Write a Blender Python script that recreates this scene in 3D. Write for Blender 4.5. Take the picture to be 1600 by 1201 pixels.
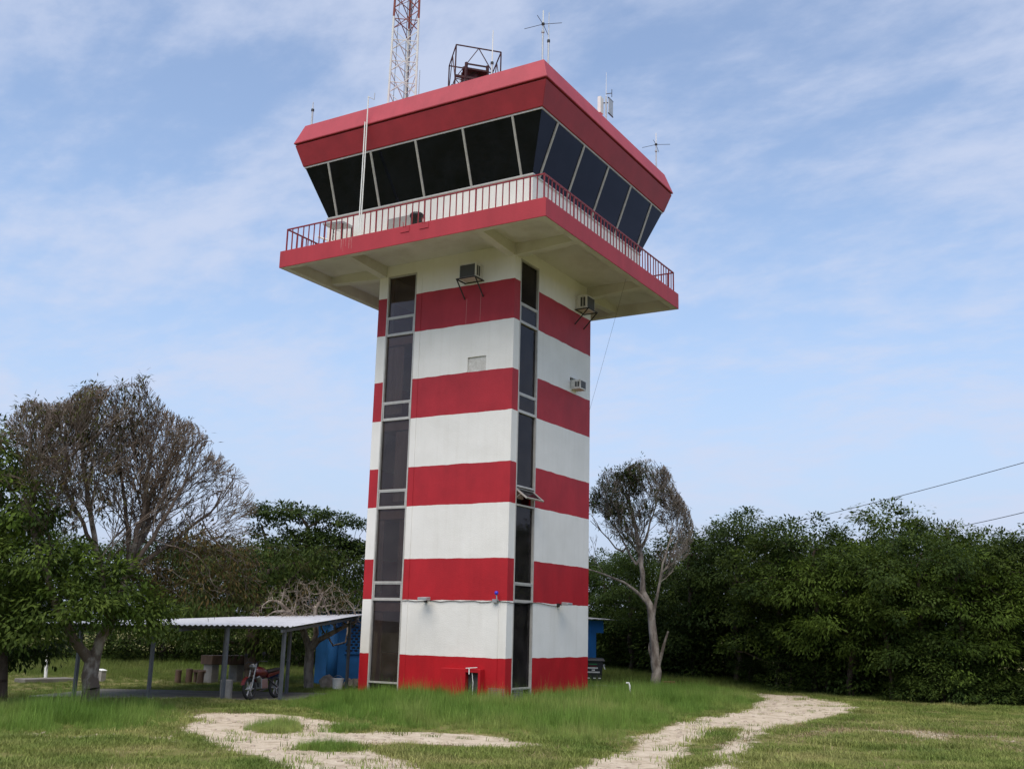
import bpy, bmesh, math, random
import numpy as np
from mathutils import Vector, Matrix
R = math.radians
rng = np.random.default_rng(7)
random.seed(7)
for o in list(bpy.data.objects):
    bpy.data.objects.remove(o, do_unlink=True)
sc = bpy.context.scene
col = sc.collection

# ------------------------------------------------------------------ camera
CAM = np.array((16.7894, -28.1984, 2.179)); FPX = 1661.25
YAW, PITCH, ROLL = -0.537292, 0.225108, 0.025023
def cam_axes():
    cy, sy, cp, sp = math.cos(YAW), math.sin(YAW), math.cos(PITCH), math.sin(PITCH)
    f = np.array((sy*cp, cy*cp, sp)); r = np.array((cy, -sy, 0.0)); u = np.cross(r, f)
    c, s = math.cos(ROLL), math.sin(ROLL)
    return r*c+u*s, -r*s+u*c, f
CR, CU, CF = cam_axes()
cam_d = bpy.data.cameras.new('camera'); cam = bpy.data.objects.new('camera', cam_d); col.objects.link(cam)
cam_d.sensor_fit = 'HORIZONTAL'; cam_d.sensor_width = 36.0; cam_d.lens = 36.0*FPX/1600.0
cam_d.clip_start = 0.1; cam_d.clip_end = 3000
M = Matrix.Identity(4)
for i in range(3):
    M[i][0], M[i][1], M[i][2], M[i][3] = CR[i], CU[i], -CF[i], CAM[i]
cam.matrix_world = M
sc.camera = cam
def ray(px, py): return CF + CR*(px-800)/FPX - CU*(py-600.5)/FPX
def at_z(px, py, z=0.0):
    d = ray(px, py); return CAM + d*((z-CAM[2])/d[2])
def at_y(px, py, y):
    d = ray(px, py); return CAM + d*((y-CAM[1])/d[1])
def at_x(px, py, x):
    d = ray(px, py); return CAM + d*((x-CAM[0])/d[0])
def at_d(px, py, dist):
    d = ray(px, py); return CAM + d*(dist/math.hypot(d[0], d[1]))

# ------------------------------------------------------------------ world and sun
SUN_EL, SUN_DIR = 62.0, Vector((0.22, -0.97, 0))
SUN_DIR.normalize()
sun_az = math.atan2(SUN_DIR.x, SUN_DIR.y)          # clockwise from +Y
w = bpy.data.worlds.new('World'); sc.world = w; w.use_nodes = True
nt = w.node_tree; nt.nodes.clear()
def N(nt, t, **k):
    n = nt.nodes.new(t)
    for a, v in k.items(): setattr(n, a, v)
    return n
out = N(nt, 'ShaderNodeOutputWorld'); bg = N(nt, 'ShaderNodeBackground'); bg.inputs[1].default_value = 0.15
sky = N(nt, 'ShaderNodeTexSky', sky_type='NISHITA', sun_disc=False, sun_elevation=R(SUN_EL), sun_rotation=sun_az)
sky.air_density = 1.0; sky.dust_density = 0.6; sky.ozone_density = 1.0
tc = N(nt, 'ShaderNodeTexCoord'); sep = N(nt, 'ShaderNodeSeparateXYZ'); nt.links.new(tc.outputs['Generated'], sep.inputs[0])
add = N(nt, 'ShaderNodeMath', operation='ADD'); add.inputs[1].default_value = 0.22; nt.links.new(sep.outputs[2], add.inputs[0])
mx = N(nt, 'ShaderNodeMath', operation='MAXIMUM'); mx.inputs[1].default_value = 0.05; nt.links.new(add.outputs[0], mx.inputs[0])
dx = N(nt, 'ShaderNodeMath', operation='DIVIDE'); dy = N(nt, 'ShaderNodeMath', operation='DIVIDE')
for d_, i in ((dx, 0), (dy, 1)):
    nt.links.new(sep.outputs[i], d_.inputs[0]); nt.links.new(mx.outputs[0], d_.inputs[1])
cmb = N(nt, 'ShaderNodeCombineXYZ'); nt.links.new(dx.outputs[0], cmb.inputs[0]); nt.links.new(dy.outputs[0], cmb.inputs[1])
mp = N(nt, 'ShaderNodeMapping'); mp.inputs['Rotation'].default_value = (0, 0, R(28)); mp.inputs['Scale'].default_value = (1.0, 1.45, 1)
nt.links.new(cmb.outputs[0], mp.inputs[0])
n1 = N(nt, 'ShaderNodeTexNoise'); n1.inputs['Scale'].default_value = 1.7; n1.inputs['Detail'].default_value = 9; n1.inputs['Roughness'].default_value = 0.58; n1.inputs['Distortion'].default_value = 0.35
n2 = N(nt, 'ShaderNodeTexNoise'); n2.inputs['Scale'].default_value = 11.0; n2.inputs['Detail'].default_value = 5; n2.inputs['Roughness'].default_value = 0.6
nt.links.new(mp.outputs[0], n1.inputs[0]); nt.links.new(mp.outputs[0], n2.inputs[0])
mul = N(nt, 'ShaderNodeMath', operation='MULTIPLY_ADD'); mul.inputs[1].default_value = 0.32
nt.links.new(n2.outputs[0], mul.inputs[0]); nt.links.new(n1.outputs[0], mul.inputs[2])
rp = N(nt, 'ShaderNodeValToRGB'); rp.color_ramp.interpolation = 'EASE'
rp.color_ramp.elements[0].position = 0.52; rp.color_ramp.elements[0].color = (0.14, 0.14, 0.14, 1)
rp.color_ramp.elements[1].position = 0.84; rp.color_ramp.elements[1].color = (0.80, 0.80, 0.80, 1)
nt.links.new(mul.outputs[0], rp.inputs[0])
mixc = N(nt, 'ShaderNodeMix', data_type='RGBA'); hz_ = N(nt, 'ShaderNodeMapRange', interpolation_type='SMOOTHSTEP')       # humid veil thickening toward the horizon
hz_.inputs['From Min'].default_value = 0.38; hz_.inputs['From Max'].default_value = -0.02; hz_.inputs['To Min'].default_value = 0.0; hz_.inputs['To Max'].default_value = 0.9
nt.links.new(sep.outputs[2], hz_.inputs['Value'])
nt.links.new(rp.outputs[0], mixc.inputs[0])
mixh = N(nt, 'ShaderNodeMix', data_type='RGBA'); nt.links.new(hz_.outputs[0], mixh.inputs[0]); nt.links.new(sky.outputs[0], mixh.inputs[6]); mixh.inputs[7].default_value = (2.0, 2.36, 3.42, 1)
nt.links.new(mixh.outputs[2], mixc.inputs[6]); mixc.inputs[7].default_value = (3.05, 3.38, 4.25, 1)
nt.links.new(mixc.outputs[2], bg.inputs[0]); nt.links.new(bg.outputs[0], out.inputs[0])
sd = bpy.data.lights.new('sun', 'SUN'); sd.energy = 2.7; sd.angle = R(55); sd.color = (1.0, 0.91, 0.78)
so = bpy.data.objects.new('sun', sd); col.objects.link(so); so.location = (10, -20, 40)
sv = SUN_DIR*math.cos(R(SUN_EL)) + Vector((0, 0, math.sin(R(SUN_EL))))
so.rotation_euler = sv.to_track_quat('Z', 'Y').to_euler()
vs = sc.view_settings; vs.view_transform = 'Standard'; vs.look = 'None'; vs.gamma = 1.0; vs.exposure = 0.48; vs.use_curve_mapping = False
try:
    sc.render.engine = 'CYCLES'
except Exception: pass

# ------------------------------------------------------------------ helpers
class MB:
    def __init__(s): s.v = []; s.f = []; s.m = []
    def add(s, vs, fs, mi=0):
        b = len(s.v); s.v += [tuple(float(c) for c in v) for v in vs]; s.f += [tuple(i+b for i in f) for f in fs]; s.m += [mi]*len(fs); return s
    def hexa(s, b, t, mi=0):            # bottom ring, top ring (same count)
        n = len(b)
        return s.add(list(b)+list(t), [tuple(range(n))[::-1], tuple(range(n, 2*n))]+[(i, (i+1) % n, n+(i+1) % n, n+i) for i in range(n)], mi)
    def box(s, c, sz, rz=0.0, mi=0, rot=None):
        hx, hy, hz = sz[0]/2, sz[1]/2, sz[2]/2
        m = rot if rot is not None else Matrix.Rotation(rz, 3, 'Z')
        p = [Vector(c)+m @ Vector((a*hx, b*hy, k*hz)) for k in (-1, 1) for a, b in ((-1, -1), (1, -1), (1, 1), (-1, 1))]
        return s.hexa(p[:4], p[4:], mi)
    def bar(s, p, q, w, h=None, mi=0, up=(0, 0, 1)):
        p, q = Vector(p), Vector(q); h = h or w; d = (q-p).normalized(); u = Vector(up)
        if abs(d.dot(u)) > 0.98: u = Vector((0, 1, 0))
        a = d.cross(u).normalized(); b = a.cross(d).normalized()
        r = [a*(-w/2)+b*(-h/2), a*(w/2)+b*(-h/2), a*(w/2)+b*(h/2), a*(-w/2)+b*(h/2)]
        return s.hexa([p+x for x in r], [q+x for x in r], mi)
    def tube(s, pts, rad, n=8, mi=0, cap=True):
        pts = [Vector(p) for p in pts]; k = len(pts)
        if not hasattr(rad, '__len__'): rad = [rad]*k
        base = len(s.v); prev = None
        for i, p in enumerate(pts):
            d = (pts[min(i+1, k-1)]-pts[max(i-1, 0)]).normalized()
            if prev is None:
                a = d.orthogonal().normalized()
            else:
                a = (prev-d*prev.dot(d)).normalized()
            prev = a; b = d.cross(a)
            for j in range(n):
                t = 2*math.pi*j/n
                s.v.append(tuple(p+(a*math.cos(t)+b*math.sin(t))*rad[i]))
        for i in range(k-1):
            for j in range(n):
                s.f.append((base+i*n+j, base+i*n+(j+1) % n, base+(i+1)*n+(j+1) % n, base+(i+1)*n+j)); s.m.append(mi)
        if cap:
            s.f.append(tuple(base+j for j in range(n))[::-1]); s.m.append(mi)
            s.f.append(tuple(base+(k-1)*n+j for j in range(n))); s.m.append(mi)
        return s
    def lathe(s, c, prof, n=20, mi=0, axis=None):
        m = Matrix.Identity(3) if axis is None else Vector(axis).normalized().to_track_quat('Z', 'Y').to_matrix()
        base = len(s.v); c = Vector(c)
        for r, z in prof:
            for j in range(n):
                t = 2*math.pi*j/n; s.v.append(tuple(c+m @ Vector((r*math.cos(t), r*math.sin(t), z))))
        for i in range(len(prof)-1):
            for j in range(n):
                s.f.append((base+i*n+j, base+i*n+(j+1) % n, base+(i+1)*n+(j+1) % n, base+(i+1)*n+j)); s.m.append(mi)
        s.f.append(tuple(base+j for j in range(n))[::-1]); s.m.append(mi)
        s.f.append(tuple(base+(len(prof)-1)*n+j for j in range(n))); s.m.append(mi)
        return s
    def build(s, name, mats, parent=None, smooth=False, bevel=0.0):
        me = bpy.data.meshes.new(name); me.from_pydata(s.v, [], s.f)
        mats = mats if isinstance(mats, (list, tuple)) else [mats]
        for m in mats: me.materials.append(m)
        if len(mats) > 1: me.polygons.foreach_set('material_index', s.m)
        me.validate(); 
        bm = bmesh.new(); bm.from_mesh(me); bmesh.ops.recalc_face_normals(bm, faces=bm.faces); bm.to_mesh(me); bm.free()
        if smooth: me.polygons.foreach_set('use_smooth', [True]*len(me.polygons))
        me.update()
        o = bpy.data.objects.new(name, me); col.objects.link(o)
        if parent: o.parent = parent
        if bevel:
            b = o.modifiers.new('bevel', 'BEVEL'); b.width = bevel; b.segments = 2; b.limit_method = 'ANGLE'
        return o
def tag(o, label=None, cat=None, group=None, kind=None):
    if label: o['label'] = label
    if cat: o['category'] = cat
    if group: o['group'] = group
    if kind: o['kind'] = kind
    return o
def empty(name, loc, label, cat, group=None):
    o = bpy.data.objects.new(name, None); o.location = tuple(loc); o.empty_display_size = 0.3; col.objects.link(o)
    return tag(o, label, cat, group)
def localise(root):
    """parts were modelled in world space: keep them there under the empty"""
    bpy.context.view_layer.update()
    inv = root.matrix_world.inverted()
    for c in root.children: c.matrix_parent_inverse = inv
def numpy_mesh(name, V, F, mats, attrs=None, midx=None, smooth=False):
    V = np.asarray(V, np.float32); F = np.asarray(F, np.int32); k = F.shape[1]
    me = bpy.data.meshes.new(name); me.vertices.add(len(V)); me.vertices.foreach_set('co', V.ravel())
    me.loops.add(F.size); me.loops.foreach_set('vertex_index', F.ravel())
    me.polygons.add(len(F)); me.polygons.foreach_set('loop_start', np.arange(0, F.size, k, dtype=np.int32))
    try: me.polygons.foreach_set('loop_total', np.full(len(F), k, np.int32))
    except Exception: pass
    for m in (mats if isinstance(mats, (list, tuple)) else [mats]): me.materials.append(m)
    if midx is not None: me.polygons.foreach_set('material_index', np.asarray(midx, np.int32))
    if smooth: me.polygons.foreach_set('use_smooth', np.ones(len(F), bool))
    for n, (dom, arr) in (attrs or {}).items():
        a = me.attributes.new(n, 'FLOAT', dom); a.data.foreach_set('value', np.asarray(arr, np.float32))
    me.update(calc_edges=True); me.validate()
    return me

# ------------------------------------------------------------------ materials
def mat(name, color, rough=0.6, metal=0.0, var=0.0, vscale=3.0, vstretch=(1, 1, 1), bump=0.0, bscale=40.0, color2=None, spec=0.4, detail=5, lo=0.35, hi=0.7):
    m = bpy.data.materials.new(name); m.use_nodes = True; t = m.node_tree; b = t.nodes['Principled BSDF']
    b.inputs['Roughness'].default_value = rough; b.inputs['Metallic'].default_value = metal; b.inputs['Specular IOR Level'].default_value = spec
    b.inputs['Base Color'].default_value = (*color, 1)
    g = None
    if var or color2 or bump:
        g = N(t, 'ShaderNodeNewGeometry')
    if var or color2:
        mp = N(t, 'ShaderNodeMapping'); mp.inputs['Scale'].default_value = vstretch; t.links.new(g.outputs['Position'], mp.inputs[0])
        n = N(t, 'ShaderNodeTexNoise'); n.inputs['Scale'].default_value = vscale; n.inputs['Detail'].default_value = detail; n.inputs['Roughness'].default_value = 0.62
        t.links.new(mp.outputs[0], n.inputs[0])
        rp = N(t, 'ShaderNodeValToRGB'); rp.color_ramp.elements[0].position = lo; rp.color_ramp.elements[1].position = hi
        c2 = color2 or tuple(c*(1-var) for c in color)
        rp.color_ramp.elements[0].color = (*c2, 1); rp.color_ramp.elements[1].color = (*color, 1)
        t.links.new(n.outputs[0], rp.inputs[0]); t.links.new(rp.outputs[0], b.inputs['Base Color'])
    if bump:
        n = N(t, 'ShaderNodeTexNoise'); n.inputs['Scale'].default_value = bscale; n.inputs['Detail'].default_value = 6
        t.links.new(g.outputs['Position'], n.inputs[0])
        bp = N(t, 'ShaderNodeBump'); bp.inputs['Strength'].default_value = bump; bp.inputs['Distance'].default_value = 0.02
        t.links.new(n.outputs[0], bp.inputs['Height']); t.links.new(bp.outputs[0], b.inputs['Normal'])
    return m

def stripe_material():
    m = bpy.data.materials.new('striped_wall_paint'); m.use_nodes = True; t = m.node_tree; b = t.nodes['Principled BSDF']
    b.inputs['Roughness'].default_value = 0.62; b.inputs['Specular IOR Level'].default_value = 0.3
    g = N(t, 'ShaderNodeNewGeometry'); sp = N(t, 'ShaderNodeSeparateXYZ'); t.links.new(g.outputs['Position'], sp.inputs[0])
    nz = N(t, 'ShaderNodeTexNoise'); nz.inputs['Scale'].default_value = 1.6; nz.inputs['Detail'].default_value = 7; t.links.new(g.outputs['Position'], nz.inputs[0])
    wob = N(t, 'ShaderNodeMath', operation='MULTIPLY_ADD'); wob.inputs[1].default_value = 0.07; t.links.new(nz.outputs[0], wob.inputs[0])
    zz = N(t, 'ShaderNodeMath', operation='SUBTRACT'); t.links.new(sp.outputs[2], zz.inputs[0]); zz.inputs[1].default_value = 0.035
    t.links.new(zz.outputs[0], wob.inputs[2])
    dv = N(t, 'ShaderNodeMath', operation='DIVIDE'); dv.inputs[1].default_value = 15.0; t.links.new(wob.outputs[0], dv.inputs[0])
    rp = N(t, 'ShaderNodeValToRGB'); rp.color_ramp.interpolation = 'CONSTANT'; el = rp.color_ramp.elements
    zs = [1.27, 2.94, 4.27, 5.92, 7.25, 8.90, 10.24, 11.86, 13.21]
    el[0].position = 0; el[0].color = (1, 1, 1, 1); el[1].position = zs[0]/15; el[1].color = (0, 0, 0, 1)
    for i, z in enumerate(zs[1:]):
        e = el.new(z/15); c = 1.0 if i % 2 == 0 else 0.0; e.color = (c, c, c, 1)
    t.links.new(dv.outputs[0], rp.inputs[0])
    def noise(scale, stretch, lo, hi, a, bb, detail=6):
        mp = N(t, 'ShaderNodeMapping'); mp.inputs['Scale'].default_value = stretch; t.links.new(g.outputs['Position'], mp.inputs[0])
        n = N(t, 'ShaderNodeTexNoise'); n.inputs['Scale'].default_value = scale; n.inputs['Detail'].default_value = detail; n.inputs['Roughness'].default_value = 0.6
        t.links.new(mp.outputs[0], n.inputs[0]); r = N(t, 'ShaderNodeValToRGB')
        r.color_ramp.elements[0].position = lo; r.color_ramp.elements[1].position = hi
        r.color_ramp.elements[0].color = (*a, 1); r.color_ramp.elements[1].color = (*bb, 1); t.links.new(n.outputs[0], r.inputs[0]); return r
    # fresh red low on the shaft, older chalky red higher up
    fade = N(t, 'ShaderNodeMapRange'); fade.inputs['From Min'].default_value = 1.0; fade.inputs['From Max'].default_value = 12.5
    t.links.new(sp.outputs[2], fade.inputs['Value'])
    redmix = N(t, 'ShaderNodeMix', data_type='RGBA'); redmix.inputs[6].default_value = (0.47, 0.009, 0.016, 1); redmix.inputs[7].default_value = (0.42, 0.033, 0.048, 1)
    t.links.new(fade.outputs[0], redmix.inputs[0])
    rv = noise(1.1, (1, 1, 0.7), 0.32, 0.70, (0.74, 0.76, 0.78), (1.0, 1.0, 1.0), 9)
    redv = N(t, 'ShaderNodeMix', data_type='RGBA', blend_type='MULTIPLY'); redv.inputs[0].default_value = 1
    t.links.new(redmix.outputs[2], redv.inputs[6]); t.links.new(rv.outputs[0], redv.inputs[7])
    wv = noise(0.9, (1, 1, 1), 0.25, 0.8, (0.71, 0.695, 0.65), (0.82, 0.805, 0.765))
    mx = N(t, 'ShaderNodeMix', data_type='RGBA'); t.links.new(rp.outputs[0], mx.inputs[0]); t.links.new(wv.outputs[0], mx.inputs[6]); t.links.new(redv.outputs[2], mx.inputs[7])
    st = noise(3.0, (1.6, 1.6, 0.09), 0.28, 0.5, (0.95, 0.945, 0.935), (1, 1, 1))       # vertical rain streaks
    sm = N(t, 'ShaderNodeMix', data_type='RGBA', blend_type='MULTIPLY'); sm.inputs[0].default_value = 1
    t.links.new(mx.outputs[2], sm.inputs[6]); t.links.new(st.outputs[0], sm.inputs[7])
    t.links.new(sm.outputs[2], b.inputs['Base Color'])
    n = N(t, 'ShaderNodeTexNoise'); n.inputs['Scale'].default_value = 26; n.inputs['Detail'].default_value = 7; t.links.new(g.outputs['Position'], n.inputs[0])
    n3 = N(t, 'ShaderNodeTexNoise'); n3.inputs['Scale'].default_value = 2.2; n3.inputs['Detail'].default_value = 3; t.links.new(g.outputs['Position'], n3.inputs[0])
    ad = N(t, 'ShaderNodeMath', operation='MULTIPLY_ADD'); ad.inputs[1].default_value = 1.6; t.links.new(n3.outputs[0], ad.inputs[0]); t.links.new(n.outputs[0], ad.inputs[2])
    bp = N(t, 'ShaderNodeBump'); bp.inputs['Strength'].default_value = 0.30; bp.inputs['Distance'].default_value = 0.02
    t.links.new(ad.outputs[0], bp.inputs['Height']); t.links.new(bp.outputs[0], b.inputs['Normal'])
    return m

def glass_material(name, tint, refl, matte_tone, dfac, rough=0.02):
    m = bpy.data.materials.new(name); m.use_nodes = True; t = m.node_tree; t.nodes.clear()
    o = N(t, 'ShaderNodeOutputMaterial'); tr = N(t, 'ShaderNodeBsdfTransparent'); tr.inputs[0].default_value = (*tint, 1)
    gl = N(t, 'ShaderNodeBsdfGlossy'); gl.inputs['Roughness'].default_value = rough; gl.inputs[0].default_value = (*refl, 1)
    df = N(t, 'ShaderNodeBsdfDiffuse'); df.inputs[0].default_value = (*matte_tone, 1)  # matte colour painted in for light reflected and seen through the pane
    fr = N(t, 'ShaderNodeFresnel'); fr.inputs[0].default_value = 1.5
    g = N(t, 'ShaderNodeNewGeometry'); n = N(t, 'ShaderNodeTexNoise'); n.inputs['Scale'].default_value = 0.9; n.inputs['Detail'].default_value = 2; t.links.new(g.outputs['Position'], n.inputs[0])
    bp = N(t, 'ShaderNodeBump'); bp.inputs['Strength'].default_value = 0.06; bp.inputs['Distance'].default_value = 0.05; t.links.new(n.outputs[0], bp.inputs['Height']); t.links.new(bp.outputs[0], gl.inputs['Normal'])
    nd_ = N(t, 'ShaderNodeTexNoise'); nd_.inputs['Scale'].default_value = 1.7; nd_.inputs['Detail'].default_value = 6; t.links.new(g.outputs['Position'], nd_.inputs[0])
    mr = N(t, 'ShaderNodeMapRange'); mr.inputs['From Min'].default_value = .3; mr.inputs['From Max'].default_value = .7; mr.inputs['To Min'].default_value = dfac*.5; mr.inputs['To Max'].default_value = dfac*1.5; t.links.new(nd_.outputs[0], mr.inputs['Value'])
    md = N(t, 'ShaderNodeMixShader'); t.links.new(mr.outputs[0], md.inputs[0]); t.links.new(tr.outputs[0], md.inputs[1]); t.links.new(df.outputs[0], md.inputs[2])
    mx = N(t, 'ShaderNodeMixShader'); t.links.new(fr.outputs[0], mx.inputs[0]); t.links.new(md.outputs[0], mx.inputs[1]); t.links.new(gl.outputs[0], mx.inputs[2])
    t.links.new(mx.outputs[0], o.inputs[0]); return m

def leaf_material(name, dark, light, transl=0.35):
    m = bpy.data.materials.new(name); m.use_nodes = True; t = m.node_tree; b = t.nodes['Principled BSDF']; o = t.nodes['Material Output']
    b.inputs['Roughness'].default_value = 0.6; b.inputs['Specular IOR Level'].default_value = 0.12
    a = N(t, 'ShaderNodeAttribute', attribute_name='tint'); rp = N(t, 'ShaderNodeValToRGB')
    rp.color_ramp.elements[0].color = (*dark, 1); rp.color_ramp.elements[1].color = (*light, 1)
    t.links.new(a.outputs['Fac'], rp.inputs[0])
    oi = N(t, 'ShaderNodeObjectInfo'); mr = N(t, 'ShaderNodeMapRange'); mr.inputs['To Min'].default_value = 0.75; mr.inputs['To Max'].default_value = 1.2
    t.links.new(oi.outputs['Random'], mr.inputs['Value'])
    mm = N(t, 'ShaderNodeVectorMath', operation='SCALE'); t.links.new(rp.outputs[0], mm.inputs[0]); t.links.new(mr.outputs[0], mm.inputs['Scale'])
    t.links.new(mm.outputs[0], b.inputs['Base Color'])
    tl = N(t, 'ShaderNodeBsdfTranslucent'); t.links.new(mm.outputs[0], tl.inputs[0])
    mx = N(t, 'ShaderNodeMixShader'); mx.inputs[0].default_value = transl; t.links.new(b.outputs[0], mx.inputs[1]); t.links.new(tl.outputs[0], mx.inputs[2]); t.links.new(mx.outputs[0], o.inputs[0])
    return m

def grass_material(name, c1, c2, c3, scale=0.35):
    m = bpy.data.materials.new(name); m.use_nodes = True; t = m.node_tree; b = t.nodes['Principled BSDF']; o = t.nodes['Material Output']
    b.inputs['Roughness'].default_value = 0.6; b.inputs['Specular IOR Level'].default_value = 0.2
    g = N(t, 'ShaderNodeNewGeometry'); n = N(t, 'ShaderNodeTexNoise'); n.inputs['Scale'].default_value = scale; n.inputs['Detail'].default_value = 4; t.links.new(g.outputs['Position'], n.inputs[0])
    rp = N(t, 'ShaderNodeValToRGB'); rp.color_ramp.elements[0].position = 0.3; rp.color_ramp.elements[0].color = (*c1, 1); rp.color_ramp.elements[1].position = 0.72; rp.color_ramp.elements[1].color = (*c3, 1)
    e = rp.color_ramp.elements.new(0.5); e.color = (*c2, 1); t.links.new(n.outputs[0], rp.inputs[0])
    oi = N(t, 'ShaderNodeObjectInfo'); mr = N(t, 'ShaderNodeMapRange'); mr.inputs['To Min'].default_value = 0.65; mr.inputs['To Max'].default_value = 1.3; t.links.new(oi.outputs['Random'], mr.inputs['Value'])
    mm = N(t, 'ShaderNodeVectorMath', operation='SCALE'); t.links.new(rp.outputs[0], mm.inputs[0]); t.links.new(mr.outputs[0], mm.inputs['Scale'])
    t.links.new(mm.outputs[0], b.inputs['Base Color'])
    tl = N(t, 'ShaderNodeBsdfTranslucent'); t.links.new(mm.outputs[0], tl.inputs[0]); mx = N(t, 'ShaderNodeMixShader'); mx.inputs[0].default_value = 0.3
    t.links.new(b.outputs[0], mx.inputs[1]); t.links.new(tl.outputs[0], mx.inputs[2]); t.links.new(mx.outputs[0], o.inputs[0])
    return m

def ground_material():
    m = bpy.data.materials.new('ground_soil_and_turf'); m.use_nodes = True; t = m.node_tree; b = t.nodes['Principled BSDF']
    b.inputs['Roughness'].default_value = 0.9; b.inputs['Specular IOR Level'].default_value = 0.1
    g = N(t, 'ShaderNodeNewGeometry')
    def nz(s, d=6, r=0.6):
        n = N(t, 'ShaderNodeTexNoise'); n.inputs['Scale'].default_value = s; n.inputs['Detail'].default_value = d; n.inputs['Roughness'].default_value = r; t.links.new(g.outputs['Position'], n.inputs[0]); return n
    def ramp(n, els):
        r = N(t, 'ShaderNodeValToRGB'); e = r.color_ramp.elements
        e[0].position, e[0].color = els[0][0], (*els[0][1], 1); e[1].position, e[1].color = els[-1][0], (*els[-1][1], 1)
        for p, c in els[1:-1]:
            k = e.new(p); k.color = (*c, 1)
        t.links.new(n.outputs[0], r.inputs[0]); return r
    turf = ramp(nz(0.8, 8, 0.65), [(0.3, (0.070, 0.090, 0.024)), (0.5, (0.16, 0.155, 0.052)), (0.68, (0.27, 0.215, 0.11))])
    sand = ramp(nz(2.2, 9, 0.7), [(0.28, (0.30, 0.24, 0.17)), (0.5, (0.52, 0.44, 0.34)), (0.72, (0.64, 0.565, 0.46))])
    peb = N(t, 'ShaderNodeTexVoronoi'); peb.inputs['Scale'].default_value = 16; t.links.new(g.outputs['Position'], peb.inputs[0])
    pr = ramp(peb, [(0.0, (1.15, 1.15, 1.15)), (0.28, (0.80, 0.79, 0.77)), (0.6, (0.95, 0.95, 0.95))])
    sm = N(t, 'ShaderNodeMix', data_type='RGBA', blend_type='MULTIPLY'); sm.inputs[0].default_value = 0.8; t.links.new(sand.outputs[0], sm.inputs[6]); t.links.new(pr.outputs[0], sm.inputs[7])
    at = N(t, 'ShaderNodeAttribute', attribute_name='sand')
    nn = nz(5.5, 6, 0.7); ms = N(t, 'ShaderNodeMath', operation='SUBTRACT'); t.links.new(nn.outputs[0], ms.inputs[0]); ms.inputs[1].default_value = 0.5
    ma = N(t, 'ShaderNodeMath', operation='MULTIPLY_ADD'); ma.inputs[1].default_value = 1.3; t.links.new(ms.outputs[0], ma.inputs[0]); t.links.new(at.outputs['Fac'], ma.inputs[2])
    fr = ramp(ma, [(0.36, (0, 0, 0)), (0.62, (1, 1, 1))])
    mx = N(t, 'ShaderNodeMix', data_type='RGBA'); t.links.new(fr.outputs[0], mx.inputs[0]); t.links.new(turf.outputs[0], mx.inputs[6]); t.links.new(sm.outputs[2], mx.inputs[7])
    t.links.new(mx.outputs[2], b.inputs['Base Color'])
    bn = nz(30, 8, 0.7); bp = N(t, 'ShaderNodeBump'); bp.inputs['Strength'].default_value = 0.8; bp.inputs['Distance'].default_value = 0.03
    t.links.new(bn.outputs[0], bp.inputs['Height']); t.links.new(bp.outputs[0], b.inputs['Normal'])
    return m

MT = {}
MT['stripe'] = stripe_material()
MT['redroof'] = mat('weathered_red_roof_paint', (0.42, 0.050, 0.070), 0.6, var=0.2, vscale=1.6, vstretch=(1, 1, 0.5), bump=0.2, bscale=18)
MT['redfascia'] = mat('dark_red_fascia_paint', (0.33, 0.020, 0.028), 0.55, var=0.22, vscale=1.5, bump=0.15, bscale=20)
MT['redslab'] = mat('faded_red_slab_paint', (0.42, 0.032, 0.046), 0.6, var=0.2, vscale=1.4, vstretch=(1, 1, 0.3), bump=0.2, bscale=20)
MT['redrail'] = mat('red_railing_paint', (0.25, 0.016, 0.022), 0.45, var=0.25, vscale=6)
MT['soffit'] = mat('off_white_soffit_concrete', (0.64, 0.62, 0.57), 0.85, color2=(0.49, 0.46, 0.40), vscale=1.0, bump=0.35, bscale=14, lo=0.22, hi=0.55, detail=8)
MT['white'] = mat('off_white_parapet_paint', (0.74, 0.72, 0.67), 0.6, var=0.14, vscale=2, vstretch=(1, 1, 0.3), bump=0.2, bscale=24)
MT['frame'] = mat('grey_aluminium_frame', (0.52, 0.50, 0.46), 0.45, metal=0.2, var=0.2, vscale=5)
MT['glass'] = glass_material('tinted_window_glass', (0.76, 0.70, 0.67), (0.42, 0.40, 0.42), (0.25, 0.22, 0.215), 0.075)
MT['cabglass'] = glass_material('dark_cab_glass', (0.03, 0.035, 0.045), (0.34, 0.38, 0.50), (0.03, 0.035, 0.05), 0.12)
MT['curtain'] = mat('brown_curtain_cloth', (0.52, 0.42, 0.36), 0.9, color2=(0.34, 0.26, 0.21), vscale=9, vstretch=(1, 1, 0.03))
MT['inside'] = mat('dim_interior_plaster', (0.24, 0.20, 0.17), 0.9)
MT['floorband'] = mat('beige_floor_edge', (0.52, 0.37, 0.28), 0.85, var=0.2)
MT['darkmetal'] = mat('black_iron', (0.018, 0.016, 0.016), 0.5, spec=0.5)
MT['acwhite'] = mat('aged_white_appliance_enamel', (0.62, 0.61, 0.57), 0.45, color2=(0.40, 0.37, 0.31), vscale=7, vstretch=(1, 1, 0.4), lo=0.25, hi=0.5)
MT['acdark'] = mat('dark_grille_and_opening_shade', (0.06, 0.06, 0.06), 0.6)  # grille black, also painted shade inside openings
MT['acgrey'] = mat('grey_grille_bar', (0.17, 0.17, 0.165), 0.5)
MT['galv'] = mat('galvanised_steel', (0.50, 0.51, 0.52), 0.45, metal=0.5, var=0.2, vscale=9)
MT['mastwhite'] = mat('white_mast_paint', (0.68, 0.68, 0.66), 0.5, var=0.15, vscale=4)
MT['mastred'] = mat('rusty_red_mast_paint', (0.27, 0.055, 0.035), 0.6, var=0.4, vscale=9)
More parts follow.
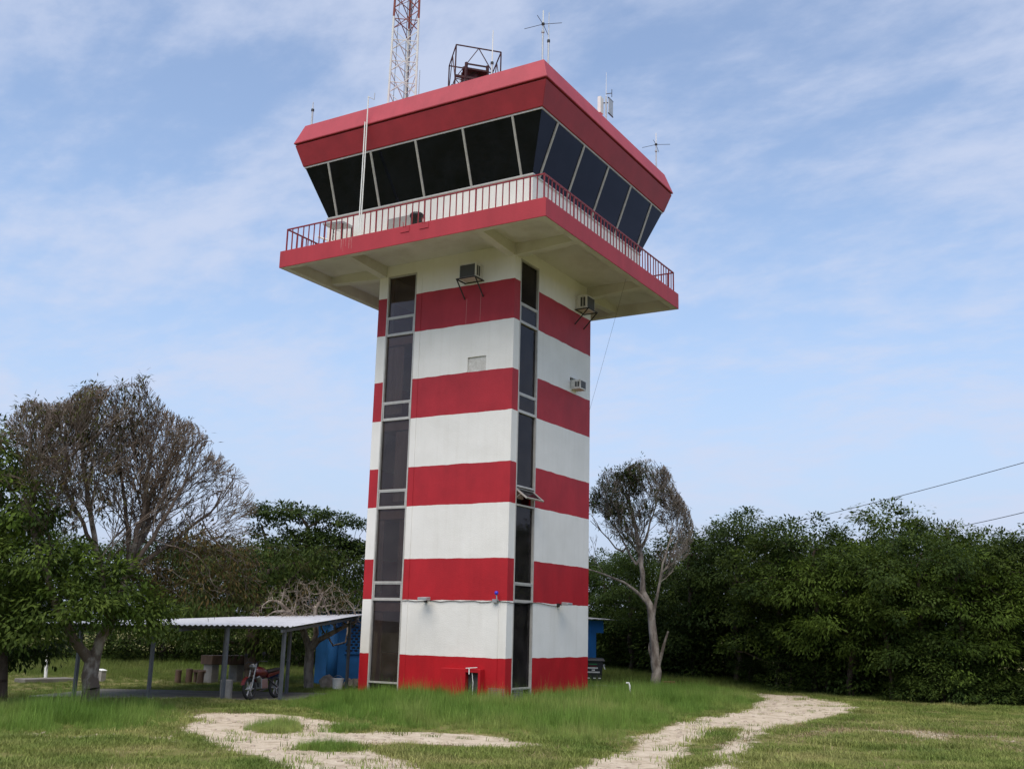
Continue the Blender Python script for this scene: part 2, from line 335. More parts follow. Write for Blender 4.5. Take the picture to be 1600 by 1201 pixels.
MT['rustred'] = mat('dark_red_iron_paint', (0.060, 0.010, 0.012), 0.6, var=0.4, vscale=10)
MT['plastwhite'] = mat('white_plastic', (0.78, 0.78, 0.75), 0.4, var=0.1, vscale=8)
MT['blackplastic'] = mat('black_plastic', (0.014, 0.014, 0.016), 0.45)
MT['roofsheet'] = mat('pale_zinc_sheet', (0.56, 0.57, 0.60), 0.5, metal=0.15, color2=(0.40, 0.40, 0.42), vscale=2.0, lo=0.25, hi=0.5)
MT['postgrey'] = mat('grey_painted_steel', (0.115, 0.125, 0.14), 0.5, var=0.3, vscale=6)
MT['concrete'] = mat('weathered_concrete', (0.36, 0.34, 0.31), 0.9, color2=(0.22, 0.20, 0.18), vscale=2.5, bump=0.5, bscale=20)
MT['padgrey'] = mat('dark_concrete', (0.20, 0.185, 0.165), 0.95, color2=(0.12, 0.11, 0.095), vscale=1.5, bump=0.4)  # darker concrete shared by the carport floor and the field slab
MT['wood'] = mat('brown_weathered_wood', (0.16, 0.10, 0.07), 0.85, color2=(0.08, 0.05, 0.036), vscale=7, vstretch=(1, 1, 0.3), bump=0.4)
MT['bark'] = mat('grey_brown_bark', (0.36, 0.31, 0.26), 0.9, color2=(0.13, 0.10, 0.08), vscale=5, vstretch=(1, 1, 0.4), bump=1.0, bscale=9, lo=0.38, hi=0.62)
MT['barkdark'] = mat('dark_brown_bark', (0.115, 0.085, 0.065), 0.9, color2=(0.040, 0.028, 0.02), vscale=6, vstretch=(1, 1, 0.35), bump=0.9, bscale=22)
MT['barkpatch'] = mat('lichen_patched_bark', (0.34, 0.30, 0.26), 0.9, color2=(0.13, 0.095, 0.075), vscale=4.5, vstretch=(1, 1, 0.6), bump=0.9, bscale=22, lo=0.5, hi=0.68)
MT['blue'] = mat('blue_wall_paint', (0.030, 0.185, 0.50), 0.6, var=0.2, vscale=1.5, bump=0.2, bscale=20)
MT['tin'] = mat('grey_roof_tin', (0.34, 0.33, 0.32), 0.6, var=0.3, vscale=3)
MT['mred'] = mat('motorcycle_red_enamel', (0.09, 0.006, 0.007), 0.35, spec=0.6)  # red darkened so the motorcycle reads as standing in shadow
MT['chrome'] = mat('shade_darkened_chrome', (0.22, 0.22, 0.22), 0.35, metal=0.8)  # chrome darkened to stand in for the carport's shadow
MT['rubber'] = mat('tyre_rubber', (0.02, 0.02, 0.02), 0.85)
MT['bluecloth'] = mat('navy_cloth', (0.012, 0.022, 0.075), 0.9, var=0.3, vscale=8)
MT['stone'] = mat('pale_rubble_stone', (0.46, 0.38, 0.30), 0.9, var=0.4, vscale=6, bump=0.6)
MT['bluelamp'] = mat('blue_lens', (0.03, 0.03, 0.45), 0.25)
MT['ground'] = ground_material()
MT['leaf_mid'] = leaf_material('mid_green_leaves', (0.024, 0.046, 0.008), (0.100, 0.140, 0.026))
MT['leaf_dark'] = leaf_material('dark_green_leaves', (0.018, 0.036, 0.008), (0.070, 0.105, 0.020))
MT['leaf_light'] = leaf_material('bright_green_leaves', (0.042, 0.075, 0.010), (0.125, 0.185, 0.028))
MT['leaf_brown'] = leaf_material('brown_olive_leaves', (0.050, 0.034, 0.014), (0.12, 0.085, 0.030))
MT['leaf_olive'] = leaf_material('olive_green_leaves', (0.030, 0.036, 0.012), (0.085, 0.085, 0.026))
MT['grass_tall'] = grass_material('tall_green_grass', (0.105, 0.205, 0.030), (0.165, 0.265, 0.048), (0.30, 0.33, 0.10))
MT['grass_short'] = grass_material('short_turf_grass', (0.125, 0.185, 0.036), (0.205, 0.245, 0.060), (0.34, 0.32, 0.12), 0.5)
MT['grass_field'] = grass_material('field_grass', (0.085, 0.130, 0.022), (0.125, 0.165, 0.035), (0.19, 0.20, 0.06), 0.2)
MT['straw'] = grass_material('dry_straw', (0.22, 0.165, 0.085), (0.30, 0.235, 0.13), (0.38, 0.30, 0.18), 0.5)

# ------------------------------------------------------------------ ground, track
def poly_w(pts): return np.array([at_z(x, y)[:2] for x, y in pts])
def inside(P, poly):
    x, y = P[:, 0], P[:, 1]; r = np.zeros(len(P), bool); n = len(poly); j = n-1
    for i in range(n):
        xi, yi = poly[i]; xj, yj = poly[j]
        with np.errstate(divide='ignore', invalid='ignore'):
            c = ((yi > y) != (yj > y)) & (x < (xj-xi)*(y-yi)/(yj-yi+1e-12)+xi)
        r ^= c; j = i
    return r
def edge_dist(P, poly):
    d = np.full(len(P), 1e9); n = len(poly)
    for i in range(n):
        a, b = poly[i], poly[(i+1) % n]; ab = b-a; t = np.clip(((P-a) @ ab)/(ab @ ab+1e-9), 0, 1)
        d = np.minimum(d, np.linalg.norm(P-(a+t[:, None]*ab), axis=1))
    return d
def signed(P, poly):
    d = edge_dist(P, poly); return np.where(inside(P, poly), d, -d)
TRACK = poly_w([(1160, 1083), (1200, 1083), (1262, 1089), (1325, 1099), (1352, 1107), (1305, 1116), (1245, 1128), (1200, 1143), (1175, 1162), (1160, 1185), (1152, 1230), (860, 1230), (900, 1200), (962, 1168), (1008, 1146), (1058, 1127), (1118, 1115), (1176, 1104), (1192, 1094)])
STRIP = poly_w([(1172, 1130), (1146, 1146), (1116, 1172), (1098, 1200), (1092, 1230), (1040, 1230), (1058, 1198), (1088, 1162), (1122, 1140)])
PATCH = poly_w([(288, 1120), (330, 1114), (430, 1116), (482, 1121), (545, 1130), (600, 1141), (700, 1144), (800, 1149), (868, 1162), (800, 1168), (700, 1161), (640, 1159), (592, 1166), (605, 1181), (660, 1197), (700, 1230), (470, 1230), (450, 1200), (420, 1186), (375, 1170), (325, 1154), (300, 1140)])
ISL1 = poly_w([(378, 1140), (400, 1133), (440, 1127), (470, 1131), (470, 1143), (430, 1147)])
ISL2 = poly_w([(458, 1171), (500, 1163), (548, 1164), (560, 1172), (510, 1176)])
ISL3 = poly_w([(505, 1142), (540, 1133), (575, 1136), (570, 1143)])
WORN = poly_w([(-60, 1139), (60, 1143), (180, 1144), (300, 1147), (300, 1158), (180, 1155), (60, 1152), (-60, 1150)])
WORNR = poly_w([(1230, 1140), (1300, 1133), (1420, 1132), (1560, 1140), (1640, 1160), (1560, 1172), (1400, 1155), (1280, 1152)])
class VN:   # cheap tileable value noise
    def __init__(s, seed): s.g = np.random.default_rng(seed).random((128, 128))
    def __call__(s, x, y):
        xi = np.floor(x).astype(int); yi = np.floor(y).astype(int); fx = x-xi; fy = y-yi; fx = fx*fx*(3-2*fx); fy = fy*fy*(3-2*fy)
        G = lambda a, b: s.g[a % 128, b % 128]
        return (G(xi, yi)*(1-fx)+G(xi+1, yi)*fx)*(1-fy)+(G(xi, yi+1)*(1-fx)+G(xi+1, yi+1)*fx)*fy
vn = VN(3)
def fbm(P, s): return vn(P[:, 0]*s, P[:, 1]*s)*0.5+vn(P[:, 0]*s*2.1+7, P[:, 1]*s*2.1+3)*0.3+vn(P[:, 0]*s*4.3+1, P[:, 1]*s*4.3+9)*0.2
def sandmask(P):
    n = fbm(P, 0.9)-0.5; n2 = fbm(P, 2.6)-0.5
    d = np.maximum(np.minimum(signed(P, TRACK), -signed(P, STRIP)), signed(P, PATCH))
    for isl in (ISL1, ISL2, ISL3): d = np.minimum(d, -signed(P, isl))
    m = np.clip(0.5+(d+n*0.8+n2*0.5)/0.7, 0, 1)
    wv = np.maximum(signed(P, WORN), signed(P, WORNR)*0.6)
    m = np.maximum(m, np.clip(0.12+(wv+n*1.6+n2*1.0)/1.6, 0, 0.55)*(wv > -0.8))
    bare = np.clip((fbm(P+57, .55)-.60)*5, 0, .30)*((P[:, 0] > 9) | ((P[:, 1] < -11) & (P[:, 0] < 4)))
    return np.maximum(m, bare)
def height(P):
    return (fbm(P, 0.35)-0.5)*0.10 + (fbm(P, 1.1)-0.5)*0.035
def axis(lo, hi, step, far):
    c = np.arange(lo, hi+step/2, step); g = step; a = [hi]; 
    while a[-1] < far: g *= 1.25; a.append(a[-1]+g)
    b = [lo]; g = step
    while b[-1] > -far: g *= 1.25; b.append(b[-1]-g)
    return np.array(b[1:][::-1]+list(c)+a[1:])
gx = axis(-13, 18, 0.13, 900); gy = axis(-19, 15, 0.13, 900)
GX, GY = np.meshgrid(gx, gy, indexing='ij'); P2 = np.stack([GX.ravel(), GY.ravel()], 1)
near = (np.abs(P2[:, 0]-2.5) < 18) & (np.abs(P2[:, 1]+2) < 19)
SM = np.zeros(len(P2)); SM[near] = sandmask(P2[near])
far_fade = np.clip(1-(np.maximum(np.abs(P2[:, 0]-2.5)-16, np.abs(P2[:, 1]+2)-17))/4, 0, 1)
HZ = height(P2)*far_fade - 0.02*SM
nx, ny = len(gx), len(gy); idx = np.arange(nx*ny).reshape(nx, ny)
Q = np.stack([idx[:-1, :-1], idx[1:, :-1], idx[1:, 1:], idx[:-1, 1:]], -1).reshape(-1, 4)
V3 = np.column_stack([P2, HZ])
me = numpy_mesh('ground', V3, Q, MT['ground'], {'sand': ('POINT', SM)}, smooth=True)
g_o = bpy.data.objects.new('ground', me); col.objects.link(g_o); tag(g_o, 'grassy ground with bare sandy soil around the tower', 'ground', kind='structure')
def sheet(name, poly, label):
    keep = (SM[Q].mean(1) > 0.34) & (signed(V3[Q].mean(1)[:, :2], poly) > -0.8)
    q = Q[keep]; u, inv = np.unique(q, return_inverse=True)
    v = V3[u].copy(); v[:, 2] += 0.005
    me = numpy_mesh(name, v, inv.reshape(-1, 4), MT['ground'], {'sand': ('POINT', SM[u])}, smooth=True)
    o = bpy.data.objects.new(name, me); col.objects.link(o); return tag(o, label, 'path', kind='structure')
sheet('dirt_track', TRACK, 'pale sandy two-rut track curving round behind the tower')
sheet('sandy_path', PATCH, 'pale sandy path leading in front of the grey carport')
def gz(x, y):
    P = np.array([[x, y]]); s = sandmask(P)[0] if abs(x-2.5) < 18 and abs(y+2) < 19 else 0.0
    ff = min(1, max(0, 1-(max(abs(x-2.5)-16, abs(y+2)-17))/4))
    return float(height(P)[0]*ff-0.02*s)
def G(px, py):
    p = at_z(px, py); return np.array((p[0], p[1], gz(p[0], p[1])))

# ------------------------------------------------------------------ control tower
W = 5.51; TOPZ = 14.46
FO = [np.array((-W, 0)), np.array((0, 0)), np.array((0, W)), np.array((-W, W))]
FU = [np.array((1, 0)), np.array((0, 1)), np.array((-1, 0)), np.array((0, -1))]
FN = [np.array((0, -1)), np.array((1, 0)), np.array((0, 1)), np.array((-1, 0))]
def FP(k, u, o, z): p = FO[k % 4]+FU[k % 4]*u+FN[k % 4]*o; return (p[0], p[1], z)
WU0, WU1, TH = 0.37, 1.60, 0.22
tower = empty('control_tower', (-W/2, W/2, 0), 'square control tower banded red and white with a balcony and glazed cab', 'tower')
def fbar(mb, k, u0, u1, o0, o1, z0, z1, mi=0):
    b = [FP(k, u0, o0, z0), FP(k, u1, o0, z0), FP(k, u1, o1, z0), FP(k, u0, o1, z0)]
    mb.hexa(b, [(x, y, z1) for x, y, _ in b], mi); return mb
wall = MB()
def panel(k, u0, u1, hole=None):
    zl, zh = -0.4, TOPZ
    if hole is None: fbar(wall, k, u0, u1, -TH, 0, zl, zh); return
    a, b, c, d = hole
    fbar(wall, k, u0, a, -TH, 0, zl, zh); fbar(wall, k, b, u1, -TH, 0, zl, zh)
    fbar(wall, k, a, b, -TH, 0, zl, c); fbar(wall, k, a, b, -TH, 0, d, zh)
for k in range(4):
    fbar(wall, k, WU0+.001, WU1-.001, -TH, -.003, 14.03, TOPZ)
    panel(k, WU1, W, {0: (W-1.72, W-1.01, 10.26, 10.76), 1: (3.93, 4.51, 10.38, 10.80)}.get(k))
    panel(k, TH, WU0)
shaft = wall.build('shaft_wall', MT['stripe'], tower)
mb = MB(); fbar(mb, 0, W-1.715, W-1.015, -0.16, -0.05, 10.24, 10.78)
mb.build('bricked_up_panel', mat('rough_white_render', (.66, .65, .61), .9, color2=(.50, .48, .44), vscale=9, bump=1.0, bscale=16), tower)
sashes = [(2.98, 3.54), (5.95, 6.54), (8.92, 9.52), (11.88, 12.52)]
for k in range(4):
    fr = MB()
    for u in (WU0+0.025, WU1-0.025): fbar(fr, k, u-0.025, u+0.025, -0.12, 0.012, -0.1, 14.03)
    zc = [0.40]
    for a, b in sashes: zc += [a, b]
    for z in zc+[14.0]: fbar(fr, k, WU0+0.05, WU1-0.05, -0.115, 0.006, z-0.028, z+0.028)
    win = fr.build('window', MT['frame'], tower, bevel=0.004)
    edges = [-0.08]+zc+[14.0]
    for i in range(len(edges)-1):
        z0, z1 = edges[i]+0.03, edges[i+1]-0.03
        small = (edges[i], edges[i+1]) in sashes
        mb = MB(); sf = MB()
        if small:
            ua, ub = WU0+0.06, WU1-0.06
            op = (k == 1 and i == 4)
            def P(u, o, z):
                if op:
                    a = R(52); zt = z1-0.06; dzz = z-zt
                    return FP(k, u, 0.01+o*math.cos(a)-dzz*math.sin(a), zt+dzz*math.cos(a)+o*math.sin(a))
                return FP(k, u, o, z)
            def sb(m_, u0, u1, o0, o1, za, zb):
                m_.hexa([P(u0, o0, za), P(u1, o0, za), P(u1, o1, za), P(u0, o1, za)], [P(u0, o0, zb), P(u1, o0, zb), P(u1, o1, zb), P(u0, o1, zb)])
            w_ = 0.035
            sb(sf, ua, ua+w_, -0.05, 0.0, z0, z1); sb(sf, ub-w_, ub, -0.05, 0.0, z0, z1)
            sb(sf, ua+w_, ub-w_, -0.048, -0.002, z0, z0+w_); sb(sf, ua+w_, ub-w_, -0.048, -0.002, z1-w_, z1)
            if op:
                sf.bar(FP(k, ua, -0.03, z0+0.18), P(ua+0.01, -0.03, z0+0.25), 0.012); sf.bar(FP(k, ub, -0.03, z0+0.18), P(ub-0.01, -0.03, z0+0.25), 0.012)
            s_ = sf.build('sash', MT['frame'], win)
            sb(mb, ua+w_, ub-w_, -0.03, -0.022, z0+w_, z1-w_)
        else:
            fbar(mb, k, WU0+0.05, WU1-0.05, -0.075, -0.067, z0, z1)
        mb.build('pane', MT['glass'], win)
    # curtains behind the glass, pulled part way
    for i in range(5):
        zt = [2.58, 5.56, 8.53, 11.50, 14.2][i]; zb = zt-2.35
        cu = MB(); spans = [[(0.37, 0.75)], [(0.37, 0.62), (1.22, 1.6)], [(0.9, 1.6)], [(0.37, 1.1)], [(0.37, 0.55)]][(i+k) % 5]
        for a, b in spans:
            n = 14; top = []; 
            for j in range(n+1):
                u = a+(b-a)*j/n; o = -0.17-0.03*math.sin(j*2.1)
                top.append((u, o))
            vs = [FP(k, u, o, zb) for u, o in top]+[FP(k, u, o, zt) for u, o in top]
            cu.add(vs, [(j, j+1, n+2+j, n+1+j) for j in range(n)])
        cu.build('curtain', MT['curtain'], tower)
for i in range(5):
    z = 2.62+2.975*i
    if i == 4: z = 14.17
    mb = MB(); mb.box((-W/2, W/2, z+0.14), (W-0.22, W-0.22, 0.28)); mb.build('floor_slab', MT['floorband'], tower)
mb = MB(); mb.box((-W/2, W/2, 7.0), (2.0, 2.0, 14.0)); mb.build('stair_core', MT['inside'], tower)
mb = MB(); mb.box((-W/2, W/2, 0.03), (W-2*TH-0.04, W-2*TH-0.04, 0.1)); mb.build('ground_floor', MT['inside'], tower)
# balcony slab with downstand rim and beams
C = np.array((-W/2, W/2)); SH = 5.225; SB, ST = 14.04, 14.64
def ring4(h, z): return [(C[0]-h, C[1]-h, z), (C[0]+h, C[1]-h, z), (C[0]+h, C[1]+h, z), (C[0]-h, C[1]+h, z)]
def ring_prism(mb, h0, h1, z0, z1, mi=0):
    a, b, c, d = ring4(h0, z0), ring4(h1, z0), ring4(h0, z1), ring4(h1, z1)
    vs = a+b+c+d
    fs = []
    for i in range(4):
        j = (i+1) % 4
        fs += [(i, j, 4+j, 4+i), (8+i, 12+i, 12+j, 8+j), (i, 8+i, 8+j, j), (4+i, 4+j, 12+j, 12+i)]
    mb.add(vs, fs, mi); return mb
rim = MB(); ring_prism(rim, SH-0.025, SH, SB, ST); rimo = rim.build('balcony_fascia', MT['redslab'], tower, bevel=0.012)
sof = MB(); ring_prism(sof, SH-0.24, SH-0.025, SB+0.004, ST-0.004)
sof.hexa(ring4(SH-0.24, 14.42), ring4(SH-0.24, ST-0.004))
sofo = sof.build('balcony_slab', MT['soffit'], tower)
for k in range(4):
    for u in (0.16, W-0.16):
        b0, b1 = 14.16, 14.02
        pa = [FP(k, u-0.15, 0.0, b1), FP(k, u+0.15, 0.0, b1), FP(k, u+0.15, SH-W/2-0.22, b0), FP(k, u-0.15, SH-W/2-0.22, b0)]
        # only one of the two beams fills each crossing corner
        m_ = MB(); m_.hexa(pa, [(x, y, 14.425) for x, y, _ in pa]); m_.build('balcony_beam', MT['soffit'], tower, bevel=0.01)
# railing
RH = 5.08; RT = 15.48
rl = MB()
for i in range(4):
    a, b = Vector(ring4(RH, RT-0.02)[i]), Vector(ring4(RH, RT-0.02)[(i+1) % 4]); d = (b-a).normalized()
    rl.bar(a-d*0.02, b-d*0.02, 0.045, 0.04)
rail = rl.build('railing', MT['redrail'], tower)
bal_me = None
for i in range(4):
    a, b = Vector(ring4(RH, ST)[i]), Vector(ring4(RH, ST)[(i+1) % 4]); n = 42
    for j in range(n):
        p = a.lerp(b, j/n)
        if bal_me is None:
            m_ = MB(); m_.box((0, 0, 0.40), (0.028, 0.028, 0.83)); o = m_.build('baluster', MT['redrail'], rail); bal_me = o.data
        else:
            o = bpy.data.objects.new('baluster', bal_me); col.objects.link(o); o.parent = rail
        o.location = p; o.rotation_euler = (random.uniform(-.012, .012), random.uniform(-.012, .012), 0)
        if j % 8 == 0: o.scale = (1.45, 1.45, 1)
# cab
PH, PZ = 4.13, 16.0; HH, HZT = 4.775, 17.83
m_ = MB(); ring_prism(m_, PH-0.18, PH, ST-0.02, PZ); m_.build('cab_parapet', MT['white'], tower)
m_ = MB(); m_.hexa(ring4(PH-0.2, ST+0.01), ring4(PH-0.2, ST+0.06)); m_.build('cab_floor', MT['inside'], tower)
m_ = MB(); ring_prism(m_, PH-0.06, PH+0.03, PZ-0.002, PZ+0.05); ring_prism(m_, HH-0.05, HH+0.015, HZT-0.03, HZT+0.035); m_.build('window_frame', MT['frame'], tower)
def cabp(k, s, t, o=0.0):        # s along the face from its centre (metres), t 0..1 up the sloped glass
    h = PH+(HH-PH)*t; z = PZ+0.05+(HZT-PZ-0.08)*t
    sl = math.atan2(HH-PH, HZT-PZ); hh = h+o*math.cos(sl); zz = z-o*math.sin(sl)
    p = C+FN[k]*hh+FU[k]*s; return (p[0], p[1], zz)
ms = [-3.72, -1.86, 0.0, 1.86, 3.72]
for k in range(4):
    for s in ms:
        m_ = MB(); q = []
        for t in (0, 1):
            q.append([cabp(k, s-0.035, t, -0.05), cabp(k, s+0.035, t, -0.05), cabp(k, s+0.035, t, 0.025), cabp(k, s-0.035, t, 0.025)])
        m_.hexa(q[0], q[1]); m_.hexa(*[[cabp(k, s-0.008, t, 0.0251), cabp(k, s+0.008, t, 0.0251), cabp(k, s+0.008, t, 0.04), cabp(k, s-0.008, t, 0.04)] for t in (0, 1)])
        m_.build('mullion', MT['frame'], tower)
    ed = [None]+ms+[None]
    for i in range(6):
        m_ = MB(); q = []
        for t in (0, 1):
            h = (PH+(HH-PH)*t)-0.012
            a = -h if ed[i] is None else ed[i]+0.035; b = h if ed[i+1] is None else ed[i+1]-0.035
            q.append([cabp(k, a, t, -0.02), cabp(k, b, t, -0.02), cabp(k, b, t, -0.012), cabp(k, a, t, -0.012)])
        m_.hexa(q[0], q[1]); m_.build('cab_pane', MT['cabglass'], tower)
m_ = MB(); m_.hexa(ring4(4.827, 17.857), ring4(5.06, 18.61)); m_.build('lower_fascia', MT['redfascia'], tower, bevel=0.015)
m_ = MB(); m_.hexa(ring4(4.98, 18.60), ring4(4.98, 18.68)); m_.build('fascia_joint', MT['darkmetal'], tower)
m_ = MB(); m_.hexa(ring4(5.10, 18.665), ring4(5.10, 18.69)); m_.hexa(ring4(5.10, 18.691), ring4(4.85, 19.42)); m_.build('roof', MT['redroof'], tower, bevel=0.012)
m_ = MB(); m_.box((C[0], C[1], 16.6), (2.2, 2.2, 3.9)); m_.build('cab_core', MT['inside'], tower)
# things fixed on the walls
hatch = MB(); q = at_y(625, 345, C[1]-PH); hatch.box((q[0], q[1]-0.02, 15.10), (0.95, 0.06, 0.80)); 
hatch.build('parapet_hatch', mat('grey_hatch_paint', (.30, .29, .27), .6, var=.2, vscale=4), tower)
m_ = MB()
for px, py in ((633, 356), (663, 350)):
    q = at_y(px, py, C[1]-SH); m_.box((q[0], q[1]-0.008, ST-0.12), (0.34, 0.02, 0.2)); m_.tube([(q[0]-.05, q[1]-.03, ST-.03), (q[0]-.06, q[1]-.05, ST+.12)], 0.012, 5); m_.tube([(q[0]+.03, q[1]-.03, ST-.03), (q[0]+.05, q[1]-.05, ST+.1)], 0.012, 5)
m_.build('fascia_repair_stub', MT['redslab'], tower)
# paint spill runs on the balcony edge
m_ = MB()
for px in (533, 536, 540, 545, 547, 549):
    q = at_y(px, 385, C[1]-SH); l = random.uniform(0.25, 0.5); ww = random.uniform(0.015, 0.05)
    m_.add([(q[0]-ww/2, q[1]-.004, ST-0.02), (q[0]+ww/2, q[1]-.004, ST-.02), (q[0]+ww*.3, q[1]-.004, ST-.02-l), (q[0]-ww*.25, q[1]-.004, ST-.02-l*.9)], [(0, 1, 2, 3)])
m_.build('spill_stain', mat('pale_spill', (0.46, 0.19, 0.19), 0.8, color2=(0.40, 0.08, 0.09), vscale=8), tower)
# thin drip runs under the front air conditioner
m_ = MB()
for x, z0, z1 in ((-1.83, 12.78, 11.9), (-1.28, 12.95, 11.95)):
    m_.add([(x-.008, -.004, z0), (x+.008, -.004, z0), (x-.006, -.004, z1), (x-.02, -.004, z1)], [(0, 1, 2, 3)])
m_.build('drip_stain', mat('pale_drip', (0.50, 0.20, 0.20), 0.8), tower)
# cable along the top of the second band, conduits down the wall
m_ = MB()
pts = [(-3.9+i*0.25, -0.02, 2.955+0.02*math.sin(i*1.9)+0.01*math.sin(i*5.1)) for i in range(16)]+[(0.02, -0.02, 2.95)]
m_.tube(pts, 0.011, 5); m_.tube([(0.02, 0.0, 2.95)]+[(0.02, 0.35*i, 2.95-0.03*math.sin(i*0.9)) for i in range(1, 10)], 0.011, 5)
m_.build('wall_cable', MT['darkmetal'], tower)
m_ = MB(); m_.tube([(-0.28, -0.012, 2.9), (-0.285, -0.012, 0.3)], 0.009, 5); m_.tube([(-3.68, -0.008, 0.2), (-3.68, -0.008, 14.2)], 0.007, 5)
m_.build('conduit', MT['stripe'], tower)
# low red box at the foot of the wall with an open side
m_ = MB(); 
m_.box((-1.70, -0.13, 0.45), (0.90, 0.24, 1.0)); m_.box((-1.025, -0.13, 0.90), (0.45, 0.24, 0.10)); m_.box((-0.76, -0.13, 0.45), (0.08, 0.24, 1.0))
bx_ = m_.build('pump_box', MT['stripe'], tower, bevel=0.01)
m_ = MB(); m_.box((-1.025, -0.04, 0.42), (0.449, 0.06, 0.84)); m_.build('opening_shade', MT['acdark'], tower)  # near-black slab stands in for the shade inside the opening
m_ = MB(); m_.bar((-1.22, -0.27, 0.975), (-0.82, -0.27, 1.01), 0.03, 0.022); m_.tube([(-1.1, -0.27, 0.98), (-1.1, -0.27, 0.80)], 0.018, 8); m_.tube([(-1.04, -.2, 0.86), (-0.98, -.22, 0.55), (-1.0, -.22, 0.1)], 0.010, 6)
m_.build('water_pipe', MT['plastwhite'], tower)
m_ = MB(); fbar(m_, 0, 1.75, 3.2, 0.0, 0.25, -0.2, 0.16); m_.build('foot_ledge', MT['stripe'], tower, bevel=0.01)
m_ = MB(); fbar(m_, 1, WU0-0.02, WU1+0.02, -0.18, 0.10, -0.3, 0.16); m_.build('window_sill', MT['concrete'], tower)
localise(tower)

# ------------------------------------------------------------------ things on the tower
def air_con(k, u, z, w_, d, h, bracket, label):
    loc = FP(k, u, 0, z-h/2)
    r = empty('air_conditioner', loc, label, 'air conditioner', 'air conditioners on the tower')
    b = MB(); fbar(b, k, u-w_/2, u+w_/2, -0.12, d, z-h/2, z+h/2); b.build('casing', MT['acwhite'], r, bevel=0.012)
    g = MB(); fbar(g, k, u-w_/2+0.04, u+w_/2-0.04, d-0.01, d+0.006, z-h/2+0.045, z+h/2-0.045); gr = g.build('grille', MT['acdark'], r)
    s = MB()
    n = 9
    for i in range(n): zz = z-h/2+0.06+(h-0.12)*i/(n-1); fbar(s, k, u-w_/2+0.05, u+w_/2-0.05, d+0.006, d+0.014, zz-0.006, zz+0.006)
    for i in range(7): uu = u-w_/2+0.08+(w_-0.16)*i/6; fbar(s, k, uu-0.005, uu+0.005, d+0.014, d+0.018, z-h/2+.05, z+h/2-.05)
    s.build('grille_bars', MT['acgrey'], gr)
    for sgn in (-1, 1):
        v = MB(); 
        for i in range(2):
            fbar(v, k, u+sgn*w_/2-0.004, u+sgn*w_/2+0.004, d*0.45+i*d*0.24, d*0.45+i*d*0.24+d*0.17, z-h/2+0.08, z+h/2-0.08)
        v.build('side_vent', MT['acdark'], r)
    if bracket:
        q = MB(); zb = z-h/2-0.02; e = w_/2+0.03
        for sgn in (-1, 1):
            q.bar(FP(k, u+sgn*e, 0, zb), FP(k, u+sgn*e, d+0.10, zb), 0.035); q.bar(FP(k, u+sgn*e, d+0.08, zb), FP(k, u+sgn*e, 0.0, zb-0.55), 0.032)
        q.bar(FP(k, u-e, d+0.09, zb), FP(k, u+e, d+0.09, zb), 0.035); q.bar(FP(k, u-e, 0.02, zb), FP(k, u+e, 0.02, zb), 0.03)
        q.build('bracket', MT['darkmetal'], r)
    bpy.context.view_layer.update(); localise(r)
    for c in r.children:
        for cc in c.children: cc.matrix_parent_inverse = c.matrix_world.inverted()
air_con(0, W-1.55, 13.58, 0.66, 0.46, 0.50, True, 'boxy air conditioner on black bracket beside a tall window, above two pale drip lines')
air_con(1, 4.60, 13.60, 0.64, 0.46, 0.50, True, 'boxy air conditioner on black bracket at the tower edge under the balcony')
air_con(1, 4.22, 10.53, 0.44, 0.38, 0.34, False, 'small air conditioner set in a wall slot without a bracket')
def flood(k, u, z, yaw, label):
    r = empty('floodlight', FP(k, u, 0, z), label, 'floodlight', 'floodlights on the tower')
    h = MB(); n = FN[k]; U = FU[k]
    p = Vector(FP(k, u, 0.30, z+0.02)); d = Vector((n[0], n[1], -0.10)).normalized()
    h.bar(p-d*0.12, p+d*0.12, 0.34, 0.09); h.build('lamp_head', MT['galv'], r, bevel=0.015)
    a = MB(); a.bar(FP(k, u-0.08, -0.02, z-0.02), FP(k, u-0.08, 0.22, z+0.0), 0.04); a.box(FP(k, u-0.12, 0.03, z-0.03), (0.10, 0.07, 0.12), 0); a.build('wall_arm', MT['darkmetal'], r)
    g_ = MB(); g_.bar(p+d*0.118-Vector((0, 0, 0.04)), p-d*0.10-Vector((0, 0, 0.05)), 0.28, 0.014); g_.build('lens', MT['plastwhite'], r)
    localise(r)
flood(0, W-2.85, 3.0, 0, 'grey floodlight over the white band between tall window and blue lamp')
flood(1, 3.35, 2.98, 0, 'grey floodlight fixed on the narrower tower face')
r = empty('beacon_lamp', (-0.28, 0, 3.0), 'small blue capped sensor lamp on an arm beside the tower corner', 'lamp')
m_ = MB(); m_.lathe((-0.28, -0.16, 3.16), [(0.045, 0), (0.06, 0.03), (0.055, 0.09), (0.02, 0.11)], 12); m_.build('blue_cap', MT['bluelamp'], r, smooth=True)
m_ = MB(); m_.tube([(-0.28, -0.01, 2.98), (-0.27, -0.14, 3.0), (-0.28, -0.16, 3.17)], 0.02, 8); m_.box((-0.38, -0.05, 2.98), (0.16, 0.10, 0.10)); m_.build('arm', MT['galv'], r)
localise(r)

RZ = 19.42
def on_roof(px, Y):               # roof point below a picture column
    p = at_y(px, 120, Y); 
    d = ray(px, 120); 
    # follow the vertical plane of that column at roof height
    for it in range(40):
        pass
    return p
def col_pt(px, py, Y): return at_y(px, py, Y)
